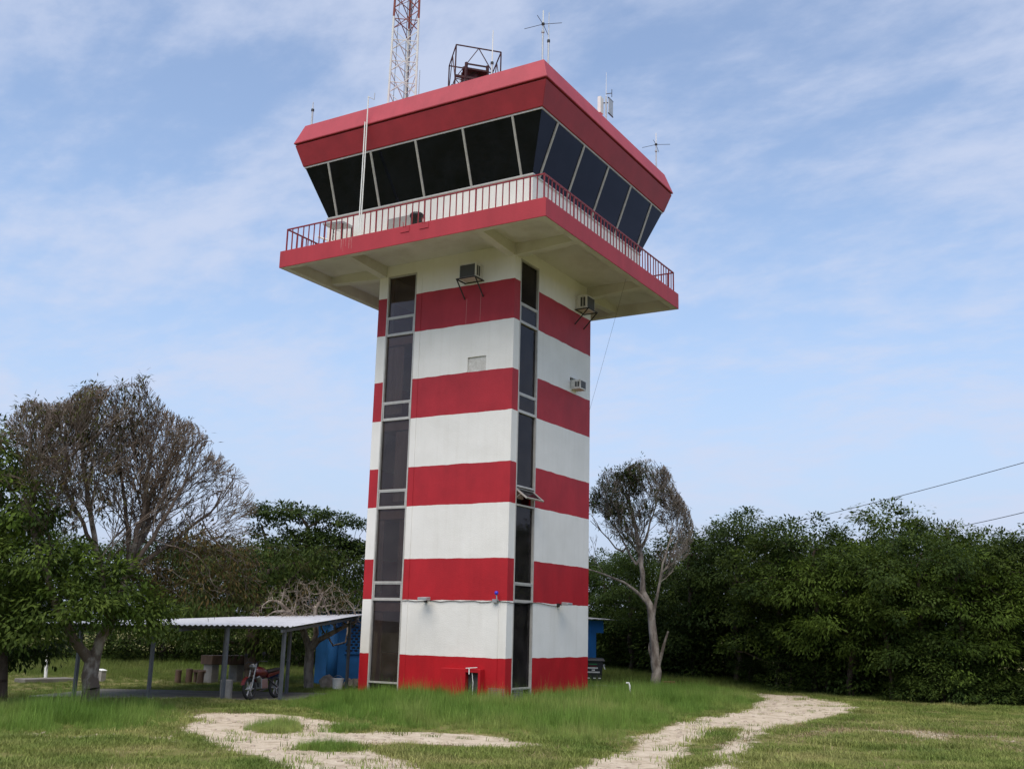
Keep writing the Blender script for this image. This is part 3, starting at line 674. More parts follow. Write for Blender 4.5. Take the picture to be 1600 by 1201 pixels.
# lattice mast on the roof
MD = 35.6
pl, prr = at_d(606.5, 152, MD), at_d(650, 148, MD)
pl[2] = prr[2] = RZ-0.02
Lg = [Vector(pl), Vector(prr)]; mid = (Lg[0]+Lg[1])/2; wdt = (Lg[1]-Lg[0]).length
perp = Vector((CF[0], CF[1], 0)).normalized()
Lg.append(mid+perp*wdt*0.87+Vector((CR[0], CR[1], 0))*0.03)
mast = empty('lattice_mast', (mid.x, mid.y, RZ), 'three-legged lattice radio mast painted white with rusty red top, on the tower roof', 'mast')
TOPM = 9.6; ZRED = at_d(612, 25, MD)[2]-RZ; step = 0.86
cen = (Lg[0]+Lg[1]+Lg[2])/3
def lp(i, h): p = Lg[i]+(cen-Lg[i])*(0.018*h/1.0); return Vector((p.x, p.y, RZ+h))
for i in range(3):
    m_ = MB(); m_.tube([lp(i, -0.01), lp(i, ZRED)], 0.042, 8, 0); m_.build('leg', MT['mastwhite'], mast, smooth=False)
    m_ = MB(); m_.tube([lp(i, ZRED+0.002), lp(i, TOPM)], 0.042, 8, 0); m_.build('leg', MT['mastred'], mast)
h = 0.30; 
while h+step < TOPM+0.1:
    mt_ = MT['mastwhite'] if h+step*0.6 < ZRED else MT['mastred']
    for i in range(3):
        j = (i+1) % 3; m_ = MB(); m_.bar(lp(i, h), lp(j, h), 0.024); m_.bar(lp(i, h-step/2+0.02), lp(j, h+step/2), 0.024); m_.bar(lp(j, h-step/2+0.02), lp(i, h+step/2), 0.020)
        m_.build('lattice_brace', mt_, mast)
    h += step
m_ = MB()
for i in range(3):
    a, b = lp(2, 0), lp(2, TOPM); o_ = Vector((0.06*math.cos(i*2), 0.06*math.sin(i*2), 0))
    m_.tube([a+o_, a.lerp(b, 0.5)+o_*1.5, b+o_], 0.012+0.008*(i == 0), 5)
a, b = lp(0, 0), lp(0, TOPM); m_.tube([a+Vector((.12, .15, 0)), a.lerp(b, .3)+Vector((.14, .1, 0)), b+Vector((.13, .12, 0))], 0.010, 5)
m_.build('feeder_cable', MT['darkmetal'], mast)
localise(mast)

# red iron beacon cage on the roof
zt2 = at_d(713, 70, 33.0)[2]
A_ = [Vector(at_z(713, 70, zt2)), Vector(at_z(783, 82, zt2)), None, Vector(at_z(702, 103, zt2))]
A_[2] = A_[1]+A_[3]-A_[0]
for p in A_: p.z = 0
cage = empty('beacon_cage', ((A_[0]+A_[2])/2).to_3d()+Vector((0, 0, RZ)), 'open dark red iron cage with a flat plate, standing on the roof', 'frame')
zb_ = RZ-0.01
for p in A_:
    m_ = MB(); m_.bar(p+Vector((0, 0, zb_)), p+Vector((0, 0, zt2)), 0.035); m_.build('post', MT['rustred'], cage)
m_ = MB()
for i in range(4): m_.bar(A_[i]+Vector((0, 0, zt2)), A_[(i+1) % 4]+Vector((0, 0, zt2)), 0.035)
m_.build('top_rail', MT['rustred'], cage)
m_ = MB()
for i in range(4):
    a, b = A_[i], A_[(i+1) % 4]; mdl = (a+b)/2+Vector((0, 0, zt2)); hh_ = zb_+(zt2-zb_)*0.42
    m_.bar(mdl, a+Vector((0, 0, hh_)), 0.026); m_.bar(mdl, b+Vector((0, 0, hh_)), 0.026)
    m_.bar(a+Vector((0, 0, hh_)), b+Vector((0, 0, hh_)), 0.026); m_.bar(a+Vector((0, 0, hh_)), (a+b)/2+Vector((0, 0, zb_+0.05)), 0.024); m_.bar(b+Vector((0, 0, hh_)), (a+b)/2+Vector((0, 0, zb_+0.05)), 0.024)
m_.build('brace', MT['rustred'], cage)
cm = (A_[0]+A_[2])/2
ex_ = (A_[1]-A_[0]).normalized(); ey_ = (A_[3]-A_[0]).normalized(); hw = (A_[1]-A_[0]).length/2; hd = (A_[3]-A_[0]).length/2
def cq(a, b, z): return cm+ex_*a+ey_*b+Vector((0, 0, zb_+z))
CT = zt2-zb_
m_ = MB()
for sx, sy in ((-.45*hw, -.5*hd), (.5*hw, -.5*hd), (.5*hw, .5*hd), (-.45*hw, .5*hd)): m_.bar(cq(sx, sy, 0), cq(sx, sy, CT*.82), 0.08)
for sy in (-.5*hd, .5*hd): m_.bar(cq(-.95*hw, sy, CT*.56), cq(.95*hw, sy, CT*.56), 0.08)
m_.bar(cq(-.45*hw, -.5*hd, .1), cq(.5*hw, -.5*hd, CT*.56), 0.05); m_.bar(cq(.5*hw, -.5*hd, .1), cq(-.45*hw, -.5*hd, CT*.56), 0.05); m_.bar(cq(-.45*hw, -.5*hd, CT*.80), cq(.5*hw, -.5*hd, CT*.80), 0.045)
m_.build('inner_stand', MT['rustred'], cage)
m_ = MB(); m_.box(cq(0, 0, CT*.74), (0.85, 0.75, 0.06), R(25), rot=(Matrix.Rotation(R(8), 3, 'Y') @ Matrix.Rotation(R(35), 3, 'Z'))); m_.box(cq(0, 0, CT*.62), (0.42, 0.36, 0.34)); m_.build('plate', MT['rustred'], cage)
m_ = MB(); s0 = cq(-.95*hw, .2*hd, 0); s1 = cq(-.5*hw, .0, CT*.62); 
for o_ in (-.12, .12): m_.bar(s0+Vector((0, o_, 0)), s1+Vector((0, o_, 0)), 0.03)
for i in range(1, 7): p = s0.lerp(s1, i/7); m_.bar(p+Vector((0, -.12, 0)), p+Vector((0, .12, 0)), 0.025)
m_.build('ladder', MT['galv'], cage)
localise(cage)

def antenna(name, base, label, parts, grp=None):
    r = empty(name, base, label, 'antenna', grp)
    for pn, mbb, mt_ in parts: mbb.build(pn, mt_, r)
    localise(r)
def whip(px, pyt, pyb, Y, label, rad=0.018, mt_='galv', thick=None, name='whip_antenna'):
    t = at_y(px, pyt, Y); b = np.array((t[0], t[1], RZ-0.01)); z1 = t[2]
    a = MB(); zm = b[2]+(z1-b[2])*(thick or 0.5)
    a.tube([(b[0], b[1], b[2]), (b[0], b[1], zm)], rad*1.5, 8); s = MB(); s.tube([(b[0], b[1], zm-0.001), (b[0], b[1], z1)], [rad, rad*0.7], 8)
    c = MB(); c.lathe((b[0], b[1], zm-0.04), [(rad*2.4, 0), (rad*2.4, 0.08)], 10)
    antenna(name, b, label, [('pole', a, MT['galv']), ('whip', s, MT[mt_]), ('clamp', c, MT['darkmetal'])])
whip(770.5, 48, 110, -1.2, 'white fibreglass rod aerial rising in front of the red iron cage', 0.022, 'plastwhite', 0.45)
whip(489.5, 160, 196, -1.0, 'plain grey stub pole at the roof edge near the bent white pole', 0.024, 'galv', 0.8, 'stub_pole')
whip(858, 20, 95, -1.75, 'grey rod aerial beside the crossed aerial on the roof corner', 0.020, 'galv', 0.45)
whip(656, 110, 150, 1.6, 'slim grey aerial with clamp beside the lattice mast', 0.02, 'galv', 0.55)
def cross(px, pyt, pyc, Y, arm, label, X=None):
    t = at_y(px, pyt, Y) if X is None else at_x(px, pyt, X); c = at_y(px, pyc, Y) if X is None else at_x(px, pyc, X); b = Vector((t[0], t[1], RZ-0.01)); zc = c[2]
    a = MB(); a.tube([b, Vector((b.x, b.y, zc-0.25))], 0.028, 8); a.tube([(b.x, b.y, zc-0.26), (b.x, b.y, zc)], 0.022, 8)
    u = MB(); u.tube([(b.x, b.y, zc), (b.x, b.y, t[2])], 0.018, 8)
    e = MB(); h_ = MB(); h_.lathe((b.x, b.y, zc-0.03), [(0.05, 0), (0.055, 0.03), (0.05, 0.07)], 12); a.lathe((b.x, b.y, zc-0.30), [(0.05, 0), (0.05, 0.06)], 10)
    for i in range(4):
        an = R(12+90*i); e.tube([(b.x, b.y, zc), (b.x+arm*math.cos(an), b.y+arm*math.sin(an), zc-0.06)], 0.009, 6)
    antenna('ground_plane_antenna', b, label, [('pole', a, MT['galv']), ('rod', u, MT['plastwhite']), ('radials', e, MT['darkmetal']), ('hub', h_, MT['darkmetal'])])
cross(849, 17, 38, -1.85, 0.62, 'grey aerial with four crossed radials at the roof corner')
cross(1025, 208, 226, 5.2, 0.55, 'pale aerial with four crossed radials farther along the roof edge', X=1.75)
# panel antenna
p = at_x(947, 165, 1.7); b = Vector((p[0], p[1], RZ-0.01)); zc = p[2]
a = MB(); a.tube([b, Vector((b.x, b.y, zc+0.35))], 0.03, 8); wv = MB(); wv.tube([(b.x, b.y, zc+0.35), (b.x, b.y, zc+1.3)], [0.012, 0.006], 6)
pa = MB(); pa.box((b.x-0.16, b.y-0.12, zc-0.02), (0.12, 0.24, 0.62)); pa2 = MB(); pa2.box((b.x+0.13, b.y+0.10, zc-0.06), (0.03, 0.34, 0.56))
fo = MB(); q = b+Vector((0.16, 0.1, 0)); 
for z_ in (zc-0.36, zc+0.24): fo.bar((b.x+.13, b.y-.1, z_), (b.x+.13, b.y+.3, z_), 0.03)
fo.bar((b.x-.1, b.y, zc+.12), (b.x+.13, b.y+.1, zc+.12), 0.03); fo.bar((b.x, b.y, zc+0.45), (b.x+0.2, b.y+0.05, zc+0.45), 0.02); fo.tube([(b.x+.2, b.y+.05, zc+.3), (b.x+.2, b.y+.05, zc+.6)], 0.012, 6)
antenna('panel_antenna', b, 'white panel aerial with framed reflector and thin whip on a roof pole', [('pole', a, MT['galv']), ('whip', wv, MT['plastwhite']), ('panel', pa, MT['plastwhite']), ('reflector', pa2, MT['galv']), ('bracket', fo, MT['darkmetal'])])
# white poles rising from the balcony
def bpole(pxb, pyb, pyt, Y, rad, label, bent):
    p0 = at_y(pxb, pyb, Y); t = at_y(pxb+(pyb-pyt)*0.054, pyt, Y); r = empty('pole_antenna', (p0[0], Y, ST), label, 'pole')
    a = MB(); a.tube([(p0[0], Y, ST-0.01), (p0[0]+0.01, Y, (ST+t[2])/2), (p0[0], Y, t[2])], rad, 8)
    a.build('pole', MT['plastwhite'], r)
    if bent:
        c = MB(); c.tube([(p0[0], Y, t[2]-0.02), (p0[0]+0.30, Y-0.05, t[2]-0.22), (p0[0]+0.31, Y-0.05, t[2]+0.02)], 0.014, 6); c.build('side_arm', MT['galv'], r)
    localise(r)
bpole(565, 330, 151, -2.41, 0.020, 'tall thin white pole on the balcony with a bent side arm above roof edge', True)
bpole(562.0, 330, 191, -2.425, 0.020, 'shorter white pole on the balcony ending below the roof lip', False)
# small metal stand and black tub on the balcony
p = at_y(529, 345, -1.95); r = empty('metal_stand', (p[0], p[1], ST), 'grey metal tray table with thin legs on the balcony end', 'table')
m_ = MB(); m_.box((p[0], p[1], 15.40), (0.9, 0.55, 0.07), rot=Matrix.Rotation(R(6), 3, 'Y')); m_.build('tray', MT['galv'], r)
for sx in (-1, 1):
    for sy in (-1, 1):
        m_ = MB(); m_.bar((p[0]+sx*.40, p[1]+sy*.23, ST+0.002), (p[0]+sx*.40, p[1]+sy*.23, 15.38-0.04*sx), 0.03); m_.build('leg', MT['rustred'], r)
m_ = MB(); m_.tube([(p[0], p[1], 15.4), (p[0]+.02, p[1], 15.62), (p[0]+.07, p[1], 15.66), (p[0]+.11, p[1], 15.55)], 0.015, 6); m_.tube([(p[0]-.2, p[1], 15.1), (p[0], p[1]-.1, 15.2), (p[0]+.2, p[1], 15.12)], 0.012, 6); m_.build('hook', MT['plastwhite'], r)
localise(r)
p = at_y(512, 368, -2.2); m_ = MB(); m_.tube([(p[0]-0.35, -2.28, 14.98), (p[0]+0.5, -1.9, 14.67)], 0.035, 8); tag(m_.build('loose_pipe', MT['plastwhite']), 'short white pipe leaning out through the balcony railing', 'pipe')
p = at_y(651, 345, -1.95); m_ = MB(); m_.lathe((p[0], p[1], ST), [(0.17, 0), (0.20, 0.42), (0.235, 0.47), (0.235, 0.53), (0.20, 0.58), (0.10, 0.62), (0.02, 0.63)], 20); tag(m_.build('black_tub', MT['blackplastic'], smooth=True), 'black rounded plastic tub standing on the balcony by the grey hatch', 'tub')

# ------------------------------------------------------------------ carport
F1, F4 = G(437, 1096), G(115, 1090); B1 = G(541, 1078)
u_ = (F4-F1)[:2]; LU = np.linalg.norm(u_); u_ = u_/LU; v_ = (B1-F1)[:2]; LV = np.linalg.norm(v_); v_ = v_/LV
def cp(a, b, z): p = F1[:2]+u_*a+v_*b; return Vector((p[0], p[1], z))
def rz_(b, a=0.0): return 2.03+0.062*b*(1-.09*max(a, 0))-.012*a
port = empty('carport', cp(LU/2, LV/2, 0), 'open carport with pale corrugated roof on thin grey steel posts', 'carport')
rf = MB(); a0, a1, b0, b1 = -0.35, LU+0.9, -0.28, LV+0.7; n = int((a1-a0)/0.0375)
vt = []; 
for j, b in enumerate((b0, b0+(b1-b0)*.33, b0+(b1-b0)*.66, b1)):
    for i in range(n+1):
        a = a0+(a1-a0)*i/n; vt.append(cp(a, b, rz_(b, a)+0.06+0.022*math.sin(i*math.pi/2+0.4)+0.008*math.sin(a*1.3+j)))
nv = len(vt); vt += [v-Vector((0, 0, 0.004)) for v in vt]
fs = []
for j in range(3):
    for i in range(n):
        q = j*(n+1)+i; fs += [(q, q+1, q+n+2, q+n+1), (nv+q, nv+q+n+1, nv+q+n+2, nv+q+1)]
for i in range(n): fs += [(i, nv+i, nv+i+1, i+1), (3*(n+1)+i, 3*(n+1)+i+1, nv+3*(n+1)+i+1, nv+3*(n+1)+i)]
rf.add(vt, fs); rf.build('roof_sheet', MT['roofsheet'], port, smooth=False)
m_ = MB()
for b in (0, LV*0.5, LV): m_.bar(cp(a0+.1, b, rz_(b, a0)), cp(a1-.1, b, rz_(b, a1)), 0.06, 0.07)
m_.build('purlin', MT['postgrey'], port)
for a in (0.0, LU*0.5, LU):
    m_ = MB(); m_.bar(cp(a, b0+.05, rz_(b0, a)-0.075), cp(a, b1-.1, rz_(b1, a)-0.075), 0.06, 0.08); m_.build('rafter', MT['postgrey'], port)
pm = [G(447, 1085), G(345, 1085)]
for p, wd in [(F1, .085), (G(347, 1095), .085), (G(231, 1092), .085), (F4, .085), (B1, .08), (pm[0], .08), (pm[1], .07)]:
    bb = (p[:2]-F1[:2]) ; bv = abs(np.cross(np.append(u_, 0), np.append(bb, 0))[2]/max(.2, abs(np.cross(np.append(u_, 0), np.append(v_, 0))[2])))
    m_ = MB(); m_.bar((p[0], p[1], -0.15), (p[0], p[1], rz_(bv)-0.03), wd); m_.build('post', MT['postgrey'], port)
localise(port)
m_ = MB(); q = [cp(-0.3, -0.05, 0), cp(LU+1.2, -0.05, 0), cp(LU+1.2, LV*.62, 0), cp(-0.3, LV*.62, 0)]
m_.hexa([v-Vector((0, 0, .2)) for v in q], [v+Vector((0, 0, .045)) for v in q]); tag(m_.build('concrete_pad', MT['padgrey'], bevel=0.02), 'low concrete floor slab under the carport', 'slab', kind='structure')
p = G(349, 1093); m_ = MB(); m_.lathe((p[0]+.08, p[1], 0.044), [(0.17, 0), (0.17, 0.5), (0.155, 0.52)], 18); tag(m_.build('concrete_cylinder', MT['concrete'], smooth=False), 'short pale concrete cylinder beside a carport post', 'concrete block')

# motorcycle (built facing +X, then turned)
mc = empty('motorcycle', (0, 0, 0), 'red motorcycle with black seat parked under the carport', 'motorcycle')
def wheel(x):
    t = MB(); prof = []
    n = 26
    for j in range(n):
        a = 2*math.pi*j/n
        for i in range(8):
            b = 2*math.pi*i/8; r = 0.26+0.045*math.cos(b); t.v.append((x+r*math.cos(a), 0.045*math.sin(b), 0.305+r*math.sin(a)))
    for j in range(n):
        for i in range(8): t.f.append((j*8+i, ((j+1) % n)*8+i, ((j+1) % n)*8+(i+1) % 8, j*8+(i+1) % 8)); t.m.append(0)
    w_ = t.build('wheel', MT['rubber'], mc, smooth=True)
    s = MB()
    for j in range(6): a = j*math.pi/3; s.bar((x, 0, .305), (x+.22*math.cos(a), 0, .305+.22*math.sin(a)), 0.03, 0.02)
    s.lathe((x, -0.06, .305), [(0.05, 0), (0.05, 0.12)], 12, axis=(0, 1, 0)); s.build('rim', MT['galv'], w_)
wheel(0.66); wheel(-0.62)
m_ = MB()
for y in (-.075, .075): m_.tube([(0.66, y, .305), (0.40, y, 0.98)], 0.024, 8)
m_.build('fork', MT['chrome'], mc)
m_ = MB(); m_.tube([(0.42, 0, .9), (0.30, 0, .72), (0.22, 0, .35), (-0.15, 0, .30), (-.25, 0, .55), (-0.62, 0.07, .305)], 0.025, 8); m_.tube([(0.35, 0, .82), (-.25, 0, .62), (-.75, 0, .72)], 0.025, 8); m_.build('frame', MT['blackplastic'], mc)
m_ = MB(); m_.lathe((0.12, 0, .74), [(0.02, -.30), (0.10, -.24), (0.15, -.05), (0.155, .1), (0.12, .25), (0.03, .30)], 14, axis=(1, 0, 0.12)); m_.build('fuel_tank', MT['mred'], mc, smooth=True)
m_ = MB(); m_.hexa([(-.12, -.12, .70), (-.12, .12, .70), (-.78, .09, .78), (-.78, -.09, .78)], [(-.10, -.11, .80), (-.10, .11, .80), (-.80, .08, .86), (-.80, -.08, .86)]); m_.build('seat', MT['blackplastic'], mc, bevel=0.03)
m_ = MB(); m_.hexa([(-.15, -.10, .58), (-.15, .10, .58), (-.88, .06, .70), (-.88, -.06, .70)], [(-.15, -.12, .69), (-.15, .12, .69), (-.90, .07, .77), (-.90, -.07, .77)]); m_.build('side_panel', MT['mred'], mc, bevel=0.02)
m_ = MB(); m_.box((0.05, 0, .42), (.32, .22, .28)); m_.lathe((.16, 0, .48), [(.09, 0), (.10, .05), (.10, .2), (.07, .22)], 12, axis=(.6, 0, .8)); m_.build('engine', MT['chrome'], mc, bevel=0.02)
m_ = MB(); m_.tube([(.2, -.12, .45), (.1, -.16, .22), (-.2, -.17, .24), (-.75, -.18, .38)], [.022, .022, .035, .045], 8); m_.build('exhaust', MT['chrome'], mc)
m_ = MB(); m_.lathe((0.47, 0, .90), [(.03, -.1), (.09, -.03), (.095, .03), (.085, .05)], 14, axis=(1, 0, -.1)); m_.build('headlight', MT['chrome'], mc, smooth=True)
m_ = MB(); m_.tube([(.28, -.36, 1.02), (.36, -.2, 1.04), (.40, 0, .99), (.36, .2, 1.04), (.28, .36, 1.02)], 0.014, 6); m_.build('handlebar', MT['blackplastic'], mc)
for y in (-.3, .3):
    m_ = MB(); m_.tube([(.31, y*.8, 1.03), (.36, y, 1.2)], .008, 6); m_.lathe((.36, y, 1.24), [(.03, -.012), (.06, 0), (.03, .012)], 10, axis=(1, 0, 0)); m_.build('mirror', MT['blackplastic'], mc)
m_ = MB()
for i in range(9):
    pass
ang = [R(a) for a in range(20, 150, 16)]
vv = [];  
for y in (-.065, .065):
    for a in ang: vv.append((.66+.335*math.cos(a), y, .305+.335*math.sin(a)))
k = len(ang); m_.add(vv, [(i, i+1, k+i+1, k+i) for i in range(k-1)]); m_.build('mudguard', MT['mred'], mc)
m_ = MB(); m_.box((-.93, 0, .74), (.06, .14, .07)); m_.build('tail_light', MT['mred'], mc, bevel=.01)
pf, pr_ = G(388, 1096), G(432, 1092); dv = (pf-pr_)[:2]; mc.rotation_euler = (R(6), 0, math.atan2(dv[1], dv[0])); cmid = (pf+pr_)/2; mc.location = (cmid[0], cmid[1], 0.043)
# navy cloth on a line behind the motorcycle
pa_, pb_ = at_d(402, 1046, 36.2), at_d(436, 1047, 36.0); m_ = MB(); n = 12; vs_ = []
for j, dz in enumerate((0, -.12, -.26)):
    for i in range(n+1):
        p = pa_+(pb_-pa_)*i/n; vs_.append((p[0]+.02*math.sin(i*1.7+j), p[1]+.03*math.cos(i*1.3+j), p[2]+dz*(1+.12*math.sin(i*.9))))
m_.add(vs_, [(j*(n+1)+i, j*(n+1)+i+1, (j+1)*(n+1)+i+1, (j+1)*(n+1)+i) for j in range(2) for i in range(n)])
r = empty('cloth_rail', (pa_[0], pa_[1], 0), 'dark navy cloth hung on a low rail behind the motorcycle', 'cloth')
m_.build('cloth', MT['bluecloth'], r)
for p in (pa_, pb_):
    m_ = MB(); m_.bar((p[0], p[1], -.1), (p[0], p[1], p[2]+.02), .04); m_.build('post', MT['postgrey'], r)
m_ = MB(); m_.bar(pa_+np.array((0, 0, .005)), pb_+np.array((0, 0, .005)), .03); m_.build('rail', MT['postgrey'], r); localise(r)

# bench table and log stumps
p0, p1 = G(326, 1066), G(370, 1065); dd = (p1-p0)/np.linalg.norm(p1-p0); nn_ = np.array((-dd[1], dd[0], 0)); Lb = np.linalg.norm(p1-p0)
r = empty('garden_table', (p0+p1)/2, 'weathered slab table on two concrete legs in the long grass', 'table')
for t in (0.05, 0.95):
    c = p0+(p1-p0)*t; m_ = MB(); m_.box((c[0], c[1], .28), (.30, .55, .72), math.atan2(dd[1], dd[0])); m_.build('leg', MT['concrete'], r, bevel=.02)
c = (p0+p1)/2; m_ = MB(); m_.box((c[0], c[1], .80), (Lb+.35, .75, .32), math.atan2(dd[1], dd[0])); m_.build('top', MT['wood'], r, bevel=.02)
localise(r)
for sgn, (px0, px1, py) in (('a', (303, 326, 1048)), ('b', (371, 402, 1047))):
    a = at_d(px0, py, 41.6 if sgn == 'a' else 42.3); b = at_d(px1, py, 41.4 if sgn == 'a' else 42.5); a[2] = b[2] = (a[2]+b[2])/2
    r = empty('plank_bench', (a+b)/2*np.array((1, 1, 0)), 'thin wooden plank bench left of the slab table, by the stumps' if sgn == 'a' else 'thin wooden plank bench between the slab table and a thick trunk', 'bench', 'plank benches')
    m_ = MB(); m_.bar(a, b, .28, .09); m_.build('plank', MT['wood'], r, bevel=.01)
    for t in (.12, .88):
        c = a+(b-a)*t; m_ = MB(); m_.tube([(c[0], c[1], -.1), (c[0], c[1], a[2]-.04)], .06, 8); m_.build('leg', MT['wood'], r)
    localise(r)
labs = ['short brown log stump standing farthest from the slab table', 'short brown log stump, middle one of three in a row', 'short brown log stump standing next to the slab table leg']
for (px, py, w_, h_), lb in zip([(277, 1067, .11, .46), (294, 1067, .12, .50), (312, 1068, .12, .44)], labs):
    p = G(px, py); m_ = MB(); pts = [(p[0], p[1], -.1), (p[0]+.01, p[1], h_*.5), (p[0]+.02, p[1], h_)]; m_.tube(pts, [w_*1.05, w_*.95, w_], 12)
    tag(m_.build('log_stump', MT['wood'], smooth=False, bevel=.01), lb, 'stump', 'log stumps by the table')
# white pole and low slab in the left field, small white topped box by the trunk
p = G(71, 1063); t = at_d(74, 1013, np.linalg.norm((p-CAM)[:2])); m_ = MB(); m_.tube([(p[0], p[1], -.1), tuple(t)], .055, 10); tag(m_.build('white_post', MT['plastwhite']), 'plain white post standing in the field grass beside a low slab', 'post')
a, b = G(30, 1066), G(110, 1064); c = (a+b)/2; m_ = MB(); m_.box((c[0], c[1], .05), (np.linalg.norm(b-a), .7, .16), math.atan2((b-a)[1], (b-a)[0])); tag(m_.build('low_slab', MT['padgrey'], bevel=.02), 'low grey concrete slab in the grass behind the white post', 'slab')
p = G(158, 1064); r = empty('meter_box', p, 'small grey box with white slanted lid behind the patchy trunk', 'box')
m_ = MB(); m_.box((p[0], p[1], .1), (.2, .2, .5)); m_.build('body', MT['concrete'], r); m_ = MB(); m_.box((p[0], p[1], .39), (.26, .24, .04), rot=Matrix.Rotation(R(10), 3, 'Y')); m_.build('lid', MT['plastwhite'], r, bevel=.02); localise(r)

# ------------------------------------------------------------------ blue building behind the tower
A0 = G(520, 1071); E0 = at_d(931, 1060, 49.0); E0[2] = 0
bd = (E0-A0)[:2]; BL = np.linalg.norm(bd); bd = bd/BL; bn = np.array((bd[1], -bd[0]))
if bn @ (CAM[:2]-A0[:2]) < 0: bn = -bn
def bp_(a, o, z): p = A0[:2]+bd*a+bn*o; return (p[0], p[1], z)
def bb_(mb, a0, a1, o0, o1, z0, z1): 
    q = [bp_(a0, o0, z0), bp_(a1, o0, z0), bp_(a1, o1, z0), bp_(a0, o1, z0)]; mb.hexa(q, [(x, y, z1) for x, y, _ in q]); return mb
bh = 2.62
blue = empty('blue_building', bp_(BL/2, -.6, 0), 'low blue plastered building with pierced block vent behind the tower', 'building')
m_ = MB(); va, vb, vz0, vz1 = 0.45, 2.4, 1.18, 2.12
bb_(m_, 0, va, -.2, 0, -.2, bh); bb_(m_, va, vb, -.2, 0, -.2, vz0); bb_(m_, va, vb, -.2, 0, vz1, bh); bb_(m_, vb, BL, -.2, 0, -.2, bh)
bb_(m_, 0, .2, -1.3, -.201, -.2, bh); bb_(m_, BL-.2, BL, -1.3, -.201, -.2, bh); bb_(m_, .2, BL-.2, -1.3, -1.1, -.2, bh)
m_.build('wall', MT['blue'], blue)
m_ = MB(); m_.tube([bp_(-.02, -.12, -.2), bp_(-.02, -.12, bh)], .2, 16); m_.build('corner_column', MT['blue'], blue, smooth=True)
m_ = MB(); bb_(m_, BL-.3, BL+.45, -.25, .02, bh-.55, bh-.002); m_.build('beam', MT['blue'], blue)
vent = MB(); bb_(vent, va, vb, -.19, -.05, vz0, vz1)  # solid near-black block, painted shade behind the pierced blocks
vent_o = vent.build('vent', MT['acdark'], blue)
m_ = MB(); rows = 9; rh = (vz1-vz0)/rows
for i in range(rows+1): bb_(m_, va, vb, -.05, -.012, vz0+i*rh-.018, vz0+i*rh+.018)
for i in range(rows):
    a = va+(0.0 if i % 2 else .11)
    while a < vb-.03: bb_(m_, a, min(a+.065, vb), -.048, -.014, vz0+i*rh+.018, vz0+(i+1)*rh-.018); a += .22
m_.build('pierced_blocks', MT['blue'], blue)
m_ = MB(); bb_(m_, va-.05, vb+.05, -.02, .05, vz0-.07, vz0-.01); m_.build('vent_sill', MT['blue'], blue)
m_ = MB(); vs_ = []; n = 60
for j, o_ in enumerate((.55, -1.7)):
    for i in range(n+1): vs_.append(bp_(-.5+(BL+1.1)*i/n, o_, bh+.04+.02*(i % 2)+(.12 if j else 0)))
nv = len(vs_); vs_ += [(x, y, z-.02) for x, y, z in vs_]
fs = [(i, i+1, n+2+i, n+1+i) for i in range(n)]+[(nv+i, nv+n+1+i, nv+n+2+i, nv+i+1) for i in range(n)]+[(i, nv+i, nv+i+1, i+1) for i in range(n)]
m_.add(vs_, fs); m_.build('roof', MT['tin'], blue)
localise(blue)
# broken plaster rubble and white bucket at its foot
for px, py, s_, lb in ((513, 1076, .34, 'broken pale plaster lump against the blue corner'), (545, 1074, .22, 'small pale stone lump at the foot of the blue wall'), (556, 1075, .26, 'low pale rubble heap beside the tower at the blue wall')):
    p = G(px, py); m_ = MB(); bm = bmesh.new(); bmesh.ops.create_icosphere(bm, subdivisions=2, radius=s_)
    for v in bm.verts: v.co *= random.uniform(.75, 1.2); v.co.z = max(v.co.z*1.0, -.15)
    me = bpy.data.meshes.new('rubble'); bm.to_mesh(me); bm.free(); me.materials.append(MT['stone']); o = bpy.data.objects.new('rubble', me); col.objects.link(o); o.location = (p[0], p[1], .1); tag(o, lb, 'rubble', 'rubble by the blue wall')
p = G(527, 1079); r = empty('bucket', (p[0], p[1], 0), 'white plastic bucket in the grass near the blue wall', 'bucket')
m_ = MB(); m_.lathe((p[0], p[1], 0.02), [(.15, 0), (.19, .36), (.205, .365), (.205, .39), (.185, .39), (.15, .1)], 20); m_.build('body', MT['plastwhite'], r, smooth=False)
m_ = MB(); m_.tube([(p[0]+.2*math.cos(a), p[1], .38+.12*math.sin(a)) for a in np.linspace(0, math.pi, 9)], .006, 5); m_.build('handle', MT['galv'], r); localise(r)

# black refuse bin at the far corner
pb = at_d(926, 1058, 46.5); pb[2] = 0; yaw_b = YAW
r = empty('refuse_bin', pb, 'black wheeled refuse bin with white lettering beside the tower', 'bin')
fx = Vector((math.cos(-YAW), math.sin(-YAW), 0)); fx = Vector((CR[0], CR[1], 0)).normalized(); fy = Vector((-fx.y, fx.x, 0))
def q3(a, b, z): v = Vector(pb)+fx*a+fy*b; return (v.x, v.y, z)
m_ = MB(); m_.hexa([q3(-.42, -.3, .12), q3(.34, -.3, .12), q3(.34, .3, .12), q3(-.42, .3, .12)], [q3(-.46, -.36, .92), q3(.42, -.36, .92), q3(.42, .36, .92), q3(-.46, .36, .92)]); m_.build('body', MT['blackplastic'], r, bevel=.02)
m_ = MB(); m_.hexa([q3(-.5, -.42, .921), q3(.50, -.42, .921), q3(.50, .42, .921), q3(-.5, .42, .921)], [q3(-.46, -.38, 1.03), q3(.44, -.38, 1.03), q3(.44, .38, 1.05), q3(-.46, .38, 1.05)]); m_.build('lid', MT['blackplastic'], r, bevel=.02)
for s_ in (-.3, .26):
    m_ = MB(); m_.lathe(q3(s_-.04, .25, .1), [(.1, 0), (.1, .08)], 14, axis=tuple(fx)); m_.build('wheel', MT['rubber'], r)
